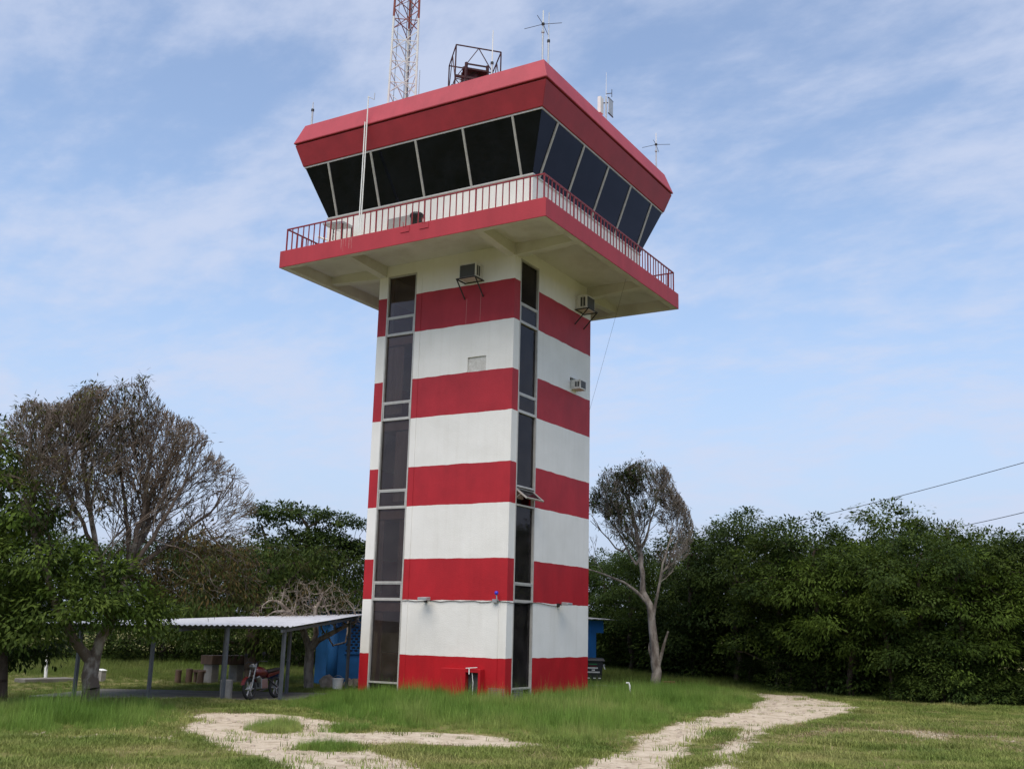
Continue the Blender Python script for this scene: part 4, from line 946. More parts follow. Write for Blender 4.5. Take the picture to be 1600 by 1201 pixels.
def dec(name, items, mt_):
    m_ = MB()
    for a0_, a1_, z0, z1 in items:
        off = lambda z: -.3-.06*(z-.12)/.8-.006
        m_.add([q3(a0_, off(z0), z0), q3(a1_, off(z0), z0), q3(a1_, off(z1), z1), q3(a0_, off(z1), z1)], [(0, 1, 2, 3)])
    m_.build(name, mt_, r)
it = []
for z0, a0_, a1_ in ((.62, -.26, .22), (.535, -.06, .06), (.45, -.28, .26)):
    a = a0_
    while a < a1_-.02: w_ = random.uniform(.025, .04); it.append((a, a+w_, z0, z0+.055)); a += w_+.014
for a in (-.24, -.0, .22): it.append((a, a+.1, .22, .255))
dec('lettering', it, MT['plastwhite']); dec('red_mark', [(-.16, .14, .70, .74)], MT['mred']); dec('green_mark', [(-.2, .16, .79, .815)], mat('green_print', (.02, .2, .06), .5))
m_ = MB(); m_.bar(q3(.43, -.2, .78), q3(.5, -.2, .60), .03); m_.bar(q3(.5, -.2, .78), q3(.43, -.2, .78), .03); m_.build('handle', MT['plastwhite'], r)
localise(r)
p = G(986, 1091); m_ = MB(); m_.tube([(p[0], p[1], -.1), (p[0]-.05, p[1], .42), (p[0]-.08, p[1], .50), (p[0]-.17, p[1], .50)], .03, 8); tag(m_.build('standpipe', MT['plastwhite']), 'white bent plastic standpipe in the tall grass near the track', 'pipe')
a, b = G(922, 1078), G(952, 1078); m_ = MB(); c = (a+b)/2; m_.box((c[0]-.3, c[1]+.2, .05), (1.6, .8, .22), math.atan2((b-a)[1], (b-a)[0])); tag(m_.build('kerb_slab', MT['concrete'], bevel=.02), 'narrow pale concrete slab in grass before the black bin', 'slab')
p = G(1045, 1071); m_ = MB(); m_.box((p[0], p[1], .1), (.55, .3, .18), .4); tag(m_.build('brick_pile', mat('red_brick', (.22, .07, .045), .9, var=.4, vscale=8, bump=.5), bevel=.03), 'loose reddish brick lump at the foot of the bare tree', 'brick')

# ------------------------------------------------------------------ vegetation tools
def colonize(init, parents, attr, step=0.25, infl=2.2, kill=0.4, maxit=160, up=0.0, seed=0, jitter=0.12):
    rg = np.random.default_rng(seed); nodes = [np.array(p, float) for p in init]; par = list(parents); A = np.array(attr, float)
    nd = np.full(len(A), 1e9); ni = np.zeros(len(A), int)
    def upd(start):
        nonlocal nd, ni
        for i in range(start, len(nodes)):
            d = np.linalg.norm(A-nodes[i], axis=1); b = d < nd; nd[b] = d[b]; ni[b] = i
    upd(0); cnt = {}
    for it in range(maxit):
        if len(A) == 0: break
        act = nd < infl
        if not act.any():
            act = nd < nd.min()+0.5
        acc = {}
        for i, a in zip(ni[act], A[act]):
            v = a-nodes[i]; acc[i] = acc.get(i, 0)+v/np.linalg.norm(v)
        s0 = len(nodes); dead = []
        for i, v in acc.items():
            cnt[i] = cnt.get(i, 0)+1
            if cnt[i] > 3: dead.append(i); continue
            v = v/(np.linalg.norm(v)+1e-6)+rg.normal(0, jitter, 3); v[2] += up; v /= np.linalg.norm(v)
            q = nodes[i]+v*step
            nodes.append(q); par.append(i)
        upd(s0)
        keep = (nd > kill) & ~np.isin(ni, dead); A, nd, ni = A[keep], nd[keep], ni[keep]
        if len(nodes) > 14000: break
    return np.array(nodes), np.array(par)
def radii(nodes, par, r0, p=2.4, rmax=None):
    acc = np.zeros(len(nodes)); r = np.zeros(len(nodes))
    for i in range(len(nodes)-1, -1, -1):
        r[i] = max(r0, acc[i]**(1/p))
        if par[i] >= 0: acc[par[i]] += r[i]**p
    if rmax: 
        s = rmax/r[0]; r = np.where(r > r0*1.5, r0+(r-r0)*(rmax-r0)/(r[0]-r0), r)
    return r
def limb_mesh(nodes, par, r, big=0.035):
    Vs, Fs = [], []; off = 0
    idx = np.where(par >= 0)[0]
    for sel, n in ((idx[r[idx] >= big], 8), (idx[r[idx] < big], 3)):
        if len(sel) == 0: continue
        a, b = nodes[par[sel]], nodes[sel]; ra, rb = np.minimum(r[par[sel]], r[sel]*1.35), r[sel]
        d = b-a; d = d/(np.linalg.norm(d, axis=1, keepdims=True)+1e-9)
        ref = np.tile(np.array((0.9, 0.43, 0.05)), (len(sel), 1)); e1 = np.cross(d, ref); e1 /= np.linalg.norm(e1, axis=1, keepdims=True)+1e-9; e2 = np.cross(d, e1)
        b = b+d*rb[:, None]*0.3
        t = np.arange(n)*2*np.pi/n; cs, sn = np.cos(t), np.sin(t)
        ra_ = a[:, None]+(e1[:, None]*cs[None, :, None]+e2[:, None]*sn[None, :, None])*ra[:, None, None]
        rb_ = b[:, None]+(e1[:, None]*cs[None, :, None]+e2[:, None]*sn[None, :, None])*rb[:, None, None]
        V = np.concatenate([ra_, rb_], 1).reshape(-1, 3); base = off+np.arange(len(sel))[:, None]*2*n
        j = np.arange(n); j2 = (j+1) % n
        F = np.stack([base+j, base+j2, base+n+j2, base+n+j], -1).reshape(-1, 4)
        Vs.append(V); Fs.append(F); off += len(V)
    return np.concatenate(Vs), np.concatenate(Fs)
def leaves(cen, dirs, nor, L, Wd):
    """folded diamond leaves: base, side, tip, side"""
    d = dirs/(np.linalg.norm(dirs, axis=1, keepdims=True)+1e-9); s = np.cross(d, nor); s /= np.linalg.norm(s, axis=1, keepdims=True)+1e-9; n = np.cross(s, d)
    L = L[:, None]; Wd = Wd[:, None]
    v0 = cen; v2 = cen+d*L-n*L*0.14; m = cen+d*L*0.45
    v1 = m+s*Wd*0.5-n*Wd*0.12; v3 = m-s*Wd*0.5-n*Wd*0.12
    V = np.stack([v0, v1, v2, v3], 1).reshape(-1, 3); b = np.arange(len(cen))[:, None]*4
    F = np.concatenate([b+np.array((0, 1, 2)), b+np.array((0, 2, 3))], 1).reshape(-1, 3)
    return V, F
def clumps(centers, outs, rc, per, leaf, rg, flat=0.55, droop=0.35, tints=None):
    n = len(centers); k = per
    c = np.repeat(centers, k, 0); o = np.repeat(outs, k, 0); rr = np.repeat(rc, k)
    off = rg.normal(0, 1, (n*k, 3)); off /= np.linalg.norm(off, axis=1, keepdims=True); off *= (rg.random((n*k, 1))**0.45)
    off[:, 2] *= flat
    pos = c+off*rr[:, None]
    d = off*1.0+o*0.5+rg.normal(0, .35, (n*k, 3)); d[:, 2] -= droop
    nr = np.array((0, 0, 1.0))+o*0.45+rg.normal(0, .27, (n*k, 3))
    L = leaf[0]*rg.uniform(.7, 1.3, n*k); Wd = leaf[1]*rg.uniform(.7, 1.3, n*k)
    V, F = leaves(pos, d, nr, L, Wd)
    base = np.repeat(rg.random(n) if tints is None else tints, k)
    t = np.clip(base*0.88+rg.random(n*k)*0.12, 0, 1)
    return V, F, np.repeat(t, 2)
def lobe_clumps(lobes, n, rg, shell=0.16, low=-0.45):
    L = np.array(lobes, float); wts = (L[:, 3]*L[:, 4]+L[:, 3]*L[:, 5]); wts /= wts.sum()
    cs, os = [], []
    while len(cs) < n:
        i = rg.choice(len(L), p=wts); d = rg.normal(0, 1, 3); d /= np.linalg.norm(d)
        if d[2] < low: continue
        f = 1-abs(rg.normal(0, shell))
        if rg.random() < .12: f = rg.uniform(.35, .8)
        p = L[i, :3]+d*L[i, 3:6]*f
        q = np.linalg.norm((p-L[:, :3])/L[:, 3:6], axis=1); q[i] = 9
        if q.min() < 0.72 and rg.random() < .85: continue
        cs.append(p); os.append(d)
    return np.array(cs), np.array(os)
def join(parts):
    V, F, T, Mi = [], [], [], []; off = 0
    for v, f, t, mi in parts:
        V.append(v); F.append(f+off); T.append(t); Mi.append(np.full(len(f), mi)); off += len(v)
    return np.concatenate(V), np.concatenate(F), np.concatenate(T), np.concatenate(Mi)
def obj_from(me, name, parent=None):
    o = bpy.data.objects.new(name, me); col.objects.link(o)
    if parent: o.parent = parent
    return o

# ---- prototypes of the woodland trees (local space, base at the origin)
protos = []
def woodland(seed, H, Wd, mats, nl, leafs, per=34, ncl=170, low=0.14, conic=1.0):
    rg = np.random.default_rng(seed); lobes = []
    for i in range(nl):
        t = i/(nl-1); z = H*(low+0.12)+H*(0.80-low)*t
        rr = Wd*0.5*(0.50+0.52*math.sin(math.pi*min(1, .12+t*.80))); a = i*2.4+rg.uniform(-.6, .6); q = rr*rg.uniform(.35, .72)*(1-t*.45)
        s = rg.uniform(.36, .66)*Wd*0.5*(.80+.45*math.sin(math.pi*min(1, .1+t*.85)))
        lobes.append((q*math.cos(a), q*math.sin(a), z, s*1.15, s*1.15, s*rg.uniform(.55, .8)))
    lobes.append((rg.uniform(-.3, .3), rg.uniform(-.3, .3), H*.88, Wd*.2, Wd*.2, H*.12))
    c, o = lobe_clumps(lobes, ncl, rg)
    # stray sprays breaking the outline
    ex = rg.choice(len(c), ncl//7, replace=False); c2 = c[ex]+o[ex]*rg.uniform(.15, .42, (len(ex), 1)); c2[:, 2] += .08
    m = c[:, 2] > 0.25; c, o = c[m], o[m]
    rc = rg.uniform(.42, .85, len(c)); tn = rg.random(len(c))
    parts = [(*clumps(c, o, rc, per, leafs, rg, tints=tn), 0)]
    parts.append((*clumps(c2, o[:len(c2)] if len(o) >= len(c2) else o, rg.uniform(.2, .35, len(c2)), per//2, leafs, rg), 0))
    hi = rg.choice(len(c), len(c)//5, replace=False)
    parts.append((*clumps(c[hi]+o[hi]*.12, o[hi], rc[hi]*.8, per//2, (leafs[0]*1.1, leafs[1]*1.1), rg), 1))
    V, F, T, Mi = join(parts)
    crown = numpy_mesh('crown', V, F, mats, {'tint': ('FACE', T)}, Mi)
    # trunk with limbs reaching the lobes
    nodes = [np.zeros(3)+np.array((0, 0, -.15))]; par = [-1]
    top = np.array((lobes[-1][0], lobes[-1][1], H*.82))
    for t in np.linspace(.08, 1, 11): nodes.append(np.array((0, 0, 0))*(1-t)+top*t+np.append(rg.normal(0, .06, 2), 0)); par.append(len(nodes)-2)
    att = np.array([c[i]*np.array((.9, .9, .97)) for i in rg.choice(len(c), 60, replace=False)])
    nd, pr = colonize(nodes, par, att, step=.35, infl=3.5, kill=.5, maxit=40, seed=seed)
    r = radii(nd, pr, .012, rmax=.04+H*.013); tv, tf = limb_mesh(nd, pr, r)
    trunk = numpy_mesh('trunk', tv, tf, MT['barkdark'], smooth=True)
    return trunk, crown, H
mid, dark, light = MT['leaf_mid'], MT['leaf_dark'], MT['leaf_light']
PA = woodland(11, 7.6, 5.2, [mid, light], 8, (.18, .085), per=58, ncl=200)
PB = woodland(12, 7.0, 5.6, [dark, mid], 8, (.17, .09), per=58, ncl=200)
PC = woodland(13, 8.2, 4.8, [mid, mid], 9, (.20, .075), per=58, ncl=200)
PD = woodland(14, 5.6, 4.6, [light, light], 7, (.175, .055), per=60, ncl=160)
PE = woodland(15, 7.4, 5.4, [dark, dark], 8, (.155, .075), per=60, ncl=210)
PS = woodland(16, 2.6, 3.2, [dark, mid], 5, (.15, .065), per=50, ncl=85, low=-.05)
used = set()
def plant(pr, x, y, h, wide, rz, name, label, grp, cat='tree'):
    e = empty(name, (x, y, gz(x, y)), label, cat, grp)
    t = obj_from(pr[0], 'trunk', e); c = obj_from(pr[1], 'crown', e)
    e.rotation_euler = (0, 0, rz); s = h/pr[2]; e.scale = (s*wide, s*wide, s); return e
GR = 'trees along the wood edge'
LA = {id(PA): 'mid green leafy tree with lighter sprays', id(PB): 'dark green rounded tree', id(PC): 'tall mid green tree with long leaves', id(PD): 'low bright green feathery tree', id(PE): 'very dark small-leaved tree'}
def wood(px, pybase, back, h, pr, wide=1.0, rz=None):
    row = 'in the front row of the wood' if back < 3 else ('rising behind the front row of the wood' if back < 8 else 'deep behind the skyline trees of the wood')
    p = at_z(px, pybase); d = (p-CAM)[:2]; d = d/np.linalg.norm(d); p = p[:2]+d*back
    n = {id(PA): 'leafy_tree', id(PB): 'rounded_tree', id(PC): 'tall_tree', id(PD): 'feathery_tree', id(PE): 'dark_tree'}[id(pr)]
    return plant(pr, p[0], p[1], h, wide, random.uniform(0, 6.28) if rz is None else rz, n, LA[id(pr)]+' '+row, GR)
# front row
for a in [(985, 1060, 2.2, 6.2, PE), (1085, 1068, 2.2, 6.6, PB), (1150, 1072, 2.0, 7.4, PE), (1215, 1082, 1.9, 6.6, PA), (1275, 1087, 2.0, 6.4, PB), (1335, 1093, 1.8, 5.6, PD), (1395, 1098, 1.9, 5.2, PA), (1455, 1101, 1.8, 5.7, PB), (1515, 1103, 1.8, 5.3, PD), (1585, 1104, 1.9, 5.9, PA), (1660, 1106, 1.9, 6.0, PB)]: wood(*a)
# second row, the skyline
for a in [(945, 1058, 6, 6.0, PB), (1030, 1060, 6, 6.0, PA), (1105, 1066, 5, 6.6, PA), (1165, 1074, 4.6, 7.3, PE), (1240, 1083, 5.5, 6.0, PC), (1310, 1090, 6, 6.0, PA), (1362, 1096, 4.5, 5.2, PE), (1410, 1098, 5.5, 7.4, PA), (1475, 1101, 5.0, 6.6, PC), (1530, 1103, 5.0, 5.9, PA), (1590, 1104, 5.0, 6.2, PE), (1665, 1106, 5.0, 5.9, PC)]: wood(*a)
for a in [(900, 1052, 10, 6.3, PE), (985, 1058, 10, 6.2, PB), (1075, 1062, 10, 6.4, PC), (1190, 1074, 10, 6.3, PB), (1280, 1085, 10, 6.3, PE), (1350, 1093, 10, 5.9, PB), (1440, 1098, 9.5, 6.8, PE), (1560, 1102, 9.5, 6.2, PB), (1640, 1104, 9.5, 6.2, PA)]: wood(*a, wide=1.2)
# understorey shrubs closing the foot of the wood, dark leaf colour standing in for shadow
for px, py in [(932, 1052), (950, 1056), (975, 1057), (1000, 1061), (1030, 1062), (1060, 1064), (1110, 1069), (1170, 1075), (1235, 1084), (1290, 1088), (1350, 1095), (1420, 1099), (1480, 1102), (1545, 1103), (1610, 1105)]*2+[(1085, 1066), (1140, 1072), (1260, 1086), (1320, 1092), (1450, 1101)]:
    p = at_z(px+random.uniform(-8, 8), py); d = (p-CAM)[:2]; d /= np.linalg.norm(d); back_ = random.choice((random.uniform(.9, 1.6), random.uniform(3.5, 7.0))); p = p[:2]+d*back_
    plant(PS, p[0], p[1], random.uniform(1.1, 1.9) if back_ < 2 else random.uniform(2.2, 3.0), random.uniform(1.0, 1.5), random.uniform(0, 6.28), 'understorey_shrub', 'low leafy shrub at the shaded foot of the wood edge' if back_ < 2 else 'taller dark shrub between the trunks inside the wood', 'understorey shrubs', 'shrub')
# far trees closing the left field and behind the buildings
for px, dist, h, pr in [(-60, 62, 7.2, PE), (20, 66, 6.6, PB), (95, 70, 6.8, PA), (170, 68, 6.5, PE), (240, 64, 6.4, PB), (305, 66, 6.6, PE), (360, 62, 6.2, PB), (430, 60, 6.4, PE), (520, 58, 6.4, PB), (590, 60, 6.8, PE), (680, 62, 6.5, PA), (790, 62, 6.5, PB), (860, 60, 6.6, PE)]:
    p = at_d(px, 1000, dist); plant(pr, p[0], p[1], h, 1.35, random.uniform(0, 6.28), 'field_tree', {id(PA): 'mid green tree with lighter sprays beyond the open field', id(PB): 'dark green rounded tree beyond the open field', id(PE): 'very dark small-leaved tree beyond the open field'}[id(pr)], 'trees beyond the field')
for px, dist, h in [(200, 56, 2.4), (250, 55, 2.2), (300, 57, 2.5), (350, 55, 2.3), (470, 52, 2.2), (130, 57, 2.0), (40, 57, 2.0), (-30, 56, 2.2), (420, 54, 2.4), (545, 50, 2.2)]:
    p = at_d(px, 1000, dist); plant(PS, p[0], p[1], h, 1.5, random.uniform(0, 6.28), 'field_shrub', 'leafy shrub at the far edge of the field behind the carport', 'shrubs beyond the field', 'shrub')

CRH = np.array((CR[0], CR[1], 0)); CRH /= np.linalg.norm(CRH); CFH = np.array((CF[0], CF[1], 0)); CFH /= np.linalg.norm(CFH)
def own_tree(name, base, label, trunk_parts, crown_parts, barkm, leafm):
    e = empty(name, base, label, 'tree'); b = np.array(base)
    V = np.concatenate([v for v, f in trunk_parts]); off = 0; Fs = []
    for v, f in trunk_parts: Fs.append(f+off); off += len(v)
    obj_from(numpy_mesh('trunk', V-b, np.concatenate(Fs), barkm, smooth=True), 'trunk', e)
    if crown_parts:
        V, F, T, Mi = join(crown_parts); obj_from(numpy_mesh('crown', V-b, F, leafm, {'tint': ('FACE', T)}, Mi), 'crown', e)
    return e
def chain(pts, start=None):
    """resample a polyline into skeleton nodes"""
    out_ = []
    for i in range(len(pts)-1):
        a, b = np.array(pts[i], float), np.array(pts[i+1], float); n = max(1, int(np.linalg.norm(b-a)/.3))
        for j in range(n): out_.append(a+(b-a)*j/n)
    out_.append(np.array(pts[-1], float)); return out_
def skeleton(limbs):
    """limbs: list of (parent limb index or None, parent fraction, points)"""
    nodes, par, spans = [], [], []
    for pi, fr, pts in limbs:
        ch = chain(pts)
        if pi is None: prev = -1
        else:
            s = spans[pi]; prev = s[int(fr*(len(s)-1))]; ch = ch[1:]
        sp = []
        for q in ch: nodes.append(q); par.append(prev); prev = len(nodes)-1; sp.append(prev)
        spans.append(sp)
    return nodes, par
def twigs(nd, pr, r, thr, per, ln, rg, up=.6, r0=.0045):
    idx = np.where(r < thr)[0]; idx = np.repeat(idx, per); idx = idx[rg.random(len(idx)) < .8]
    d0 = nd[idx]-nd[np.maximum(pr[idx], 0)]; d0 /= np.linalg.norm(d0, axis=1, keepdims=True)+1e-9
    d = d0*.6+rg.normal(0, .45, (len(idx), 3)); d[:, 2] += up; d /= np.linalg.norm(d, axis=1, keepdims=True)
    l = rg.uniform(.5, 1.3, (len(idx), 1))*ln; p1 = nd[idx]+d*l*.5; d2 = d+rg.normal(0, .25, d.shape); d2[:, 2] += .15; p2 = p1+d2*l*.5
    n0 = len(nd); m = len(idx)
    nodes = np.concatenate([nd, p1, p2]); par = np.concatenate([pr, idx, n0+np.arange(m)]); rr = np.concatenate([r, np.full(m, r0), np.full(m, r0*.7)])
    return nodes, par, rr

def fan_tree(limbs, rads, rg, env, L0, depth, spread, up, rmin, side=.75):
    """straight diverging branches: manual limbs first, then forks that lengthen the fan until the crown outline"""
    nodes, par, rad = [], [], []
    def turn(d, a):
        t = rg.normal(0, 1, 3); t -= d*(t @ d); t /= np.linalg.norm(t)+1e-9; v = d*math.cos(a)+t*math.sin(a); return v/np.linalg.norm(v)
    def grow(start, d, L, r, dep):
        p = nodes[start].copy(); prev = start; n = 4; ids = []
        for s_ in range(n):
            d = d+rg.normal(0, .055, 3)+np.array((0, 0, up)); d = d/np.linalg.norm(d); p = p+d*L/n
            if not env(p):
                break
            nodes.append(p.copy()); par.append(prev); rad.append(max(rmin, r*(1-.32*(s_+1)/n))); prev = len(nodes)-1; ids.append(prev)
        if dep == 0 or not ids: return
        if len(ids) == n:
            for q in range(2 if rg.random() < .62 else 3):
                grow(prev, turn(d, R(rg.uniform(9, 26))*spread), L*rg.uniform(.70, .98), r*rg.uniform(.55, .72), dep-1)
        for q in ids[:-1]:
            if rg.random() < side*.55: grow(q, turn(d, R(rg.uniform(24, 50))*spread), L*rg.uniform(.45, .8), r*.45, dep-1)
    spans = []; tips_ = []
    for (pi, fr, pts), (ra, rb) in zip(limbs, rads):
        ch = chain(pts)
        if pi is None: prev = -1
        else: sp_ = spans[pi]; prev = sp_[int(fr*(len(sp_)-1))]; ch = ch[1:]
        sp_ = []
        for i_, q in enumerate(ch):
            nodes.append(np.array(q)+(rg.normal(0, .018, 3) if i_ else 0)); par.append(prev); rad.append(ra+(rb-ra)*i_/max(1, len(ch)-1)); prev = len(nodes)-1; sp_.append(prev)
        spans.append(sp_)
    nman = len(nodes)
    for li, (pi, fr, pts) in enumerate(limbs):
        sp_ = spans[li]; 
        if li == 0 or len(sp_) < 3: continue
        d = nodes[sp_[-1]]-nodes[sp_[-3]]; d /= np.linalg.norm(d)
        for q in range(3): grow(sp_[-1], turn(d, R(rg.uniform(5, 28))), L0, rad[sp_[-1]]*.72, depth)
        for q in sp_[2:-1]:
            for _ in range(2):
                if rg.random() < .60: grow(q, turn(d, R(rg.uniform(18, 48))), L0*rg.uniform(.55, 1.0), rad[q]*.42, depth-1)
    return np.array(nodes), np.array(par), np.array(rad), nman

# ---- big half-bare tree on the left (patchy trunk)
rg = np.random.default_rng(21); D1 = 28.9
B = G(140, 1107); base = B.copy(); base[2] = gz(B[0], B[1])
def L1(px, py, dd=0.0): return at_d(px, py, D1+dd)
limbs = [(None, 0, [base-np.array((0, 0, .2)), L1(141, 1075), L1(143, 1035, .05)]),
         (0, 1, [L1(143, 1035), L1(168, 980, .1), L1(190, 925, .2), L1(207, 868, .3)]),
         (0, 1, [L1(143, 1035), L1(116, 1000, -.2), L1(92, 955, -.4), L1(66, 880, -.6), L1(44, 800, -.5)]),
         (1, .35, [L1(172, 970), L1(158, 900, -.4), L1(140, 800, -.5), L1(128, 700, -.4)]),
         (1, .98, [L1(207, 868), L1(226, 790, .2), L1(236, 700, .4)]),
         (1, .80, [L1(199, 895), L1(240, 840, -.3), L1(285, 760, -.4)]),
         (1, .75, [L1(197, 900), L1(255, 855, .5), L1(330, 800, .8)]),
         (1, .9, [L1(203, 880), L1(196, 790, .9), L1(180, 680, 1.1)]),
         (3, .4, [L1(155, 870), L1(112, 780, .4), L1(80, 690, .5)])]
nodes, par = skeleton(limbs)
cc = L1(178, 815)
def env1(p):
    v = p-cc; a, b, c_ = v @ CRH, v @ CFH, v[2]
    lump = .18*math.sin(a*2.3+1)+.15*math.sin(a*4.1+b*2)
    top = (3.55 if a < .3 else 3.55-.30*(a-.3)**1.5)+lump
    return abs(a+.1)/3.75 < 1 and (a/3.8)**2+(b/3.1)**2+(max(c_, 0)/top)**2 < 1 and c_ > -1.2-.12*abs(a)
rads1 = [(.245, .19), (.135, .085), (.115, .055), (.085, .045), (.075, .04), (.065, .035), (.065, .035), (.06, .035), (.055, .03)]
nd2, pr2, r2, nman = fan_tree(limbs, rads1, rg, env1, .95, 5, 1.0, .022, .0062)
print('T1 nodes', len(nd2))
nd, pr, r = nd2[:nman], pr2[:nman], r2[:nman]
tp = [limb_mesh(nd2, pr2, r2)]
tips = nd2[nman:][r2[nman:] < .012]
lat = (tips-cc) @ CRH; hgt = tips[:, 2]
cp_ = []
# thin olive-brown foliage, thicker in two tufts at the top and on the left
def pick(cond, n): 
    i = np.where(cond)[0]; return tips[rg.choice(i, min(n, len(i)), replace=False)]
def outw(c): v = c-cc; return v/(np.linalg.norm(v, axis=1, keepdims=True)+1e-9)
tuft1, tuft2 = L1(100, 625), L1(165, 625); dT = np.minimum(np.linalg.norm(tips-tuft1, axis=1), np.linalg.norm(tips-tuft2, axis=1))
c = pick(dT < 1.25, 120); cp_.append((*clumps(c, outw(c), rg.uniform(.12, .25, len(c)), 12, (.15, .045), rg, flat=1.0, droop=.6), 0))
c = pick((lat < .3) & (hgt > 4.2), 280); cp_.append((*clumps(c, outw(c), rg.uniform(.12, .28, len(c)), 9, (.15, .045), rg, flat=1.0, droop=.8), 0))
c = pick(hgt > 4.0, 380); cp_.append((*clumps(c, outw(c), rg.uniform(.08, .2, len(c)), 4, (.15, .04), rg, flat=1.1, droop=.9), 1))
# green lower crown
lob = [(*L1(70, 880, -.6), 1.5, 1.4, .75), (*L1(20, 800, -.2), 1.3, 1.2, .9), (*L1(165, 915, -.9), 1.0, 1.0, .7), (*L1(110, 945, -1.0), 1.3, 1.2, .65), (*L1(215, 960, -.6), .75, .8, .6), (*L1(40, 970, -.8), 1.1, 1.0, .7), (*L1(-20, 900, 0), 1.4, 1.2, 1.2), (*L1(-10, 720, .3), 1.1, 1.1, .8)]
c, o = lobe_clumps(lob, 400, rg, low=-.8); cp_.append((*clumps(c, o, rg.uniform(.32, .55, len(c)), 40, (.15, .06), rg, droop=.4), 2))
c, o = lobe_clumps(lob[:5], 60, rg); cp_.append((*clumps(c, o, rg.uniform(.2, .35, len(c)), 22, (.18, .07), rg, droop=.3), 3))
# brown drooping foliage on the right
lob = [(*L1(300, 850, .3), 1.2, 1.0, .7), (*L1(360, 872, .6), .9, 1.0, .75), (*L1(312, 910, .4), 1.1, .9, .7), (*L1(250, 890, .5), .9, .9, .8), (*L1(378, 915, .9), .6, .8, .6)]
c, o = lobe_clumps(lob, 210, rg, shell=.35, low=-.9); cp_.append((*clumps(c, o, rg.uniform(.25, .5, len(c)), 9, (.15, .04), rg, flat=.9, droop=.7), 4))
c, o = lobe_clumps(lob, 130, rg, shell=.35, low=-.9); cp_.append((*clumps(c, o, rg.uniform(.25, .5, len(c)), 11, (.15, .042), rg, flat=.9, droop=.7), 5))
# fine bare twigs in the brown part
att2 = np.array([p for p in (lobe_clumps(lob, 1500, rg, shell=.5, low=-.9)[0])])
k0 = [n for n in range(len(nd)) if r[n] > .012 and (nd[n]-cc) @ CRH > .2 and nd[n][2] > 2.6][::3]
n3, p3 = colonize([nd[i] for i in k0], [-1]*len(k0), att2, step=.14, infl=1.4, kill=.16, maxit=70, seed=5, up=-.02)
r3 = radii(n3, p3, .006, p=2.3); tp.append(limb_mesh(n3, p3, np.minimum(r3, .022)))
own_tree('half_bare_tree', base, 'large half-bare spreading tree with lichen-patched trunk beside the carport', tp, cp_, MT['barkpatch'], [MT['leaf_olive'], MT['leaf_brown'], MT['leaf_mid'], MT['leaf_light'], MT['leaf_brown'], MT['leaf_olive']])

# ---- dark tree at the picture's left border
rg = np.random.default_rng(22); B = G(-2, 1103); base = B
lob = [(*at_d(-40, 900, 30.5), 1.5, 1.5, .9), (*at_d(-10, 960, 30), 1.2, 1.2, .7), (*at_d(-60, 800, 31), 1.8, 1.6, 1.2), (*at_d(30, 780, 31.5), 1.4, 1.3, 1.0), (*at_d(-20, 700, 31.5), 1.0, 1.0, .8), (*at_d(50, 1005, 30.8), .9, .9, .45), (*at_d(0, 1010, 30.5), .9, .9, .4)]
c, o = lobe_clumps(lob, 330, rg, low=-.9); cl = [(*clumps(c, o, rg.uniform(.3, .5, len(c)), 34, (.17, .065), rg, droop=.4), 0)]
nodes, par = skeleton([(None, 0, [base-np.array((0, 0, .2)), at_d(-2, 1040, 30), at_d(-6, 960, 30.3), at_d(-15, 850, 30.6)])])
nd, pr = colonize(nodes, par, c[::3], step=.3, infl=3, kill=.4, maxit=50, seed=2); r = radii(nd, pr, .01, rmax=.22)
own_tree('border_tree', base, 'dark green dense tree with thick trunk next to the half-bare tree', [limb_mesh(nd, pr, r)], cl, MT['barkdark'], [MT['leaf_dark']])

# ---- tree standing behind the carport with thick trunk
rg = np.random.default_rng(23); base = G(393, 1068); DD = np.linalg.norm((base-CAM)[:2])
q_ = lambda px, py, dd=0: at_d(px, py, DD+dd)
lob = [(*q_(430, 880, 1), 2.0, 1.8, 1.0), (*q_(500, 890, 1.5), 1.7, 1.6, 1.0), (*q_(360, 890, 1), 1.8, 1.6, 1.0), (*q_(470, 940, 0), 1.9, 1.7, .9), (*q_(390, 950, 0), 1.8, 1.6, .8), (*q_(540, 940, 1), 1.3, 1.3, .9), (*q_(330, 940, 0), 1.5, 1.3, .8), (*q_(300, 990, 0), 1.2, 1.2, .5), (*q_(420, 1000, 0.5), 1.4, 1.3, .5)]
c, o = lobe_clumps(lob, 420, rg, low=-.8); cl = [(*clumps(c, o, rg.uniform(.35, .6, len(c)), 34, (.21, .065), rg, droop=.75, flat=.7), 0)]
c2, o2 = lobe_clumps(lob[:5], 70, rg); cl.append((*clumps(c2, o2, rg.uniform(.25, .45, len(c2)), 22, (.21, .06), rg, droop=.8), 1))
nodes, par = skeleton([(None, 0, [base-np.array((0, 0, .2)), q_(393, 1030), q_(396, 985), q_(405, 930, .5)])])
nd, pr = colonize(nodes, par, c[::3], step=.35, infl=3.5, kill=.45, maxit=50, seed=3); r = radii(nd, pr, .01, rmax=.27)
own_tree('carport_tree', base, 'broad green tree with thick dark trunk behind the carport', [limb_mesh(nd, pr, r)], cl, MT['barkdark'], [MT['leaf_mid'], MT['leaf_olive']])

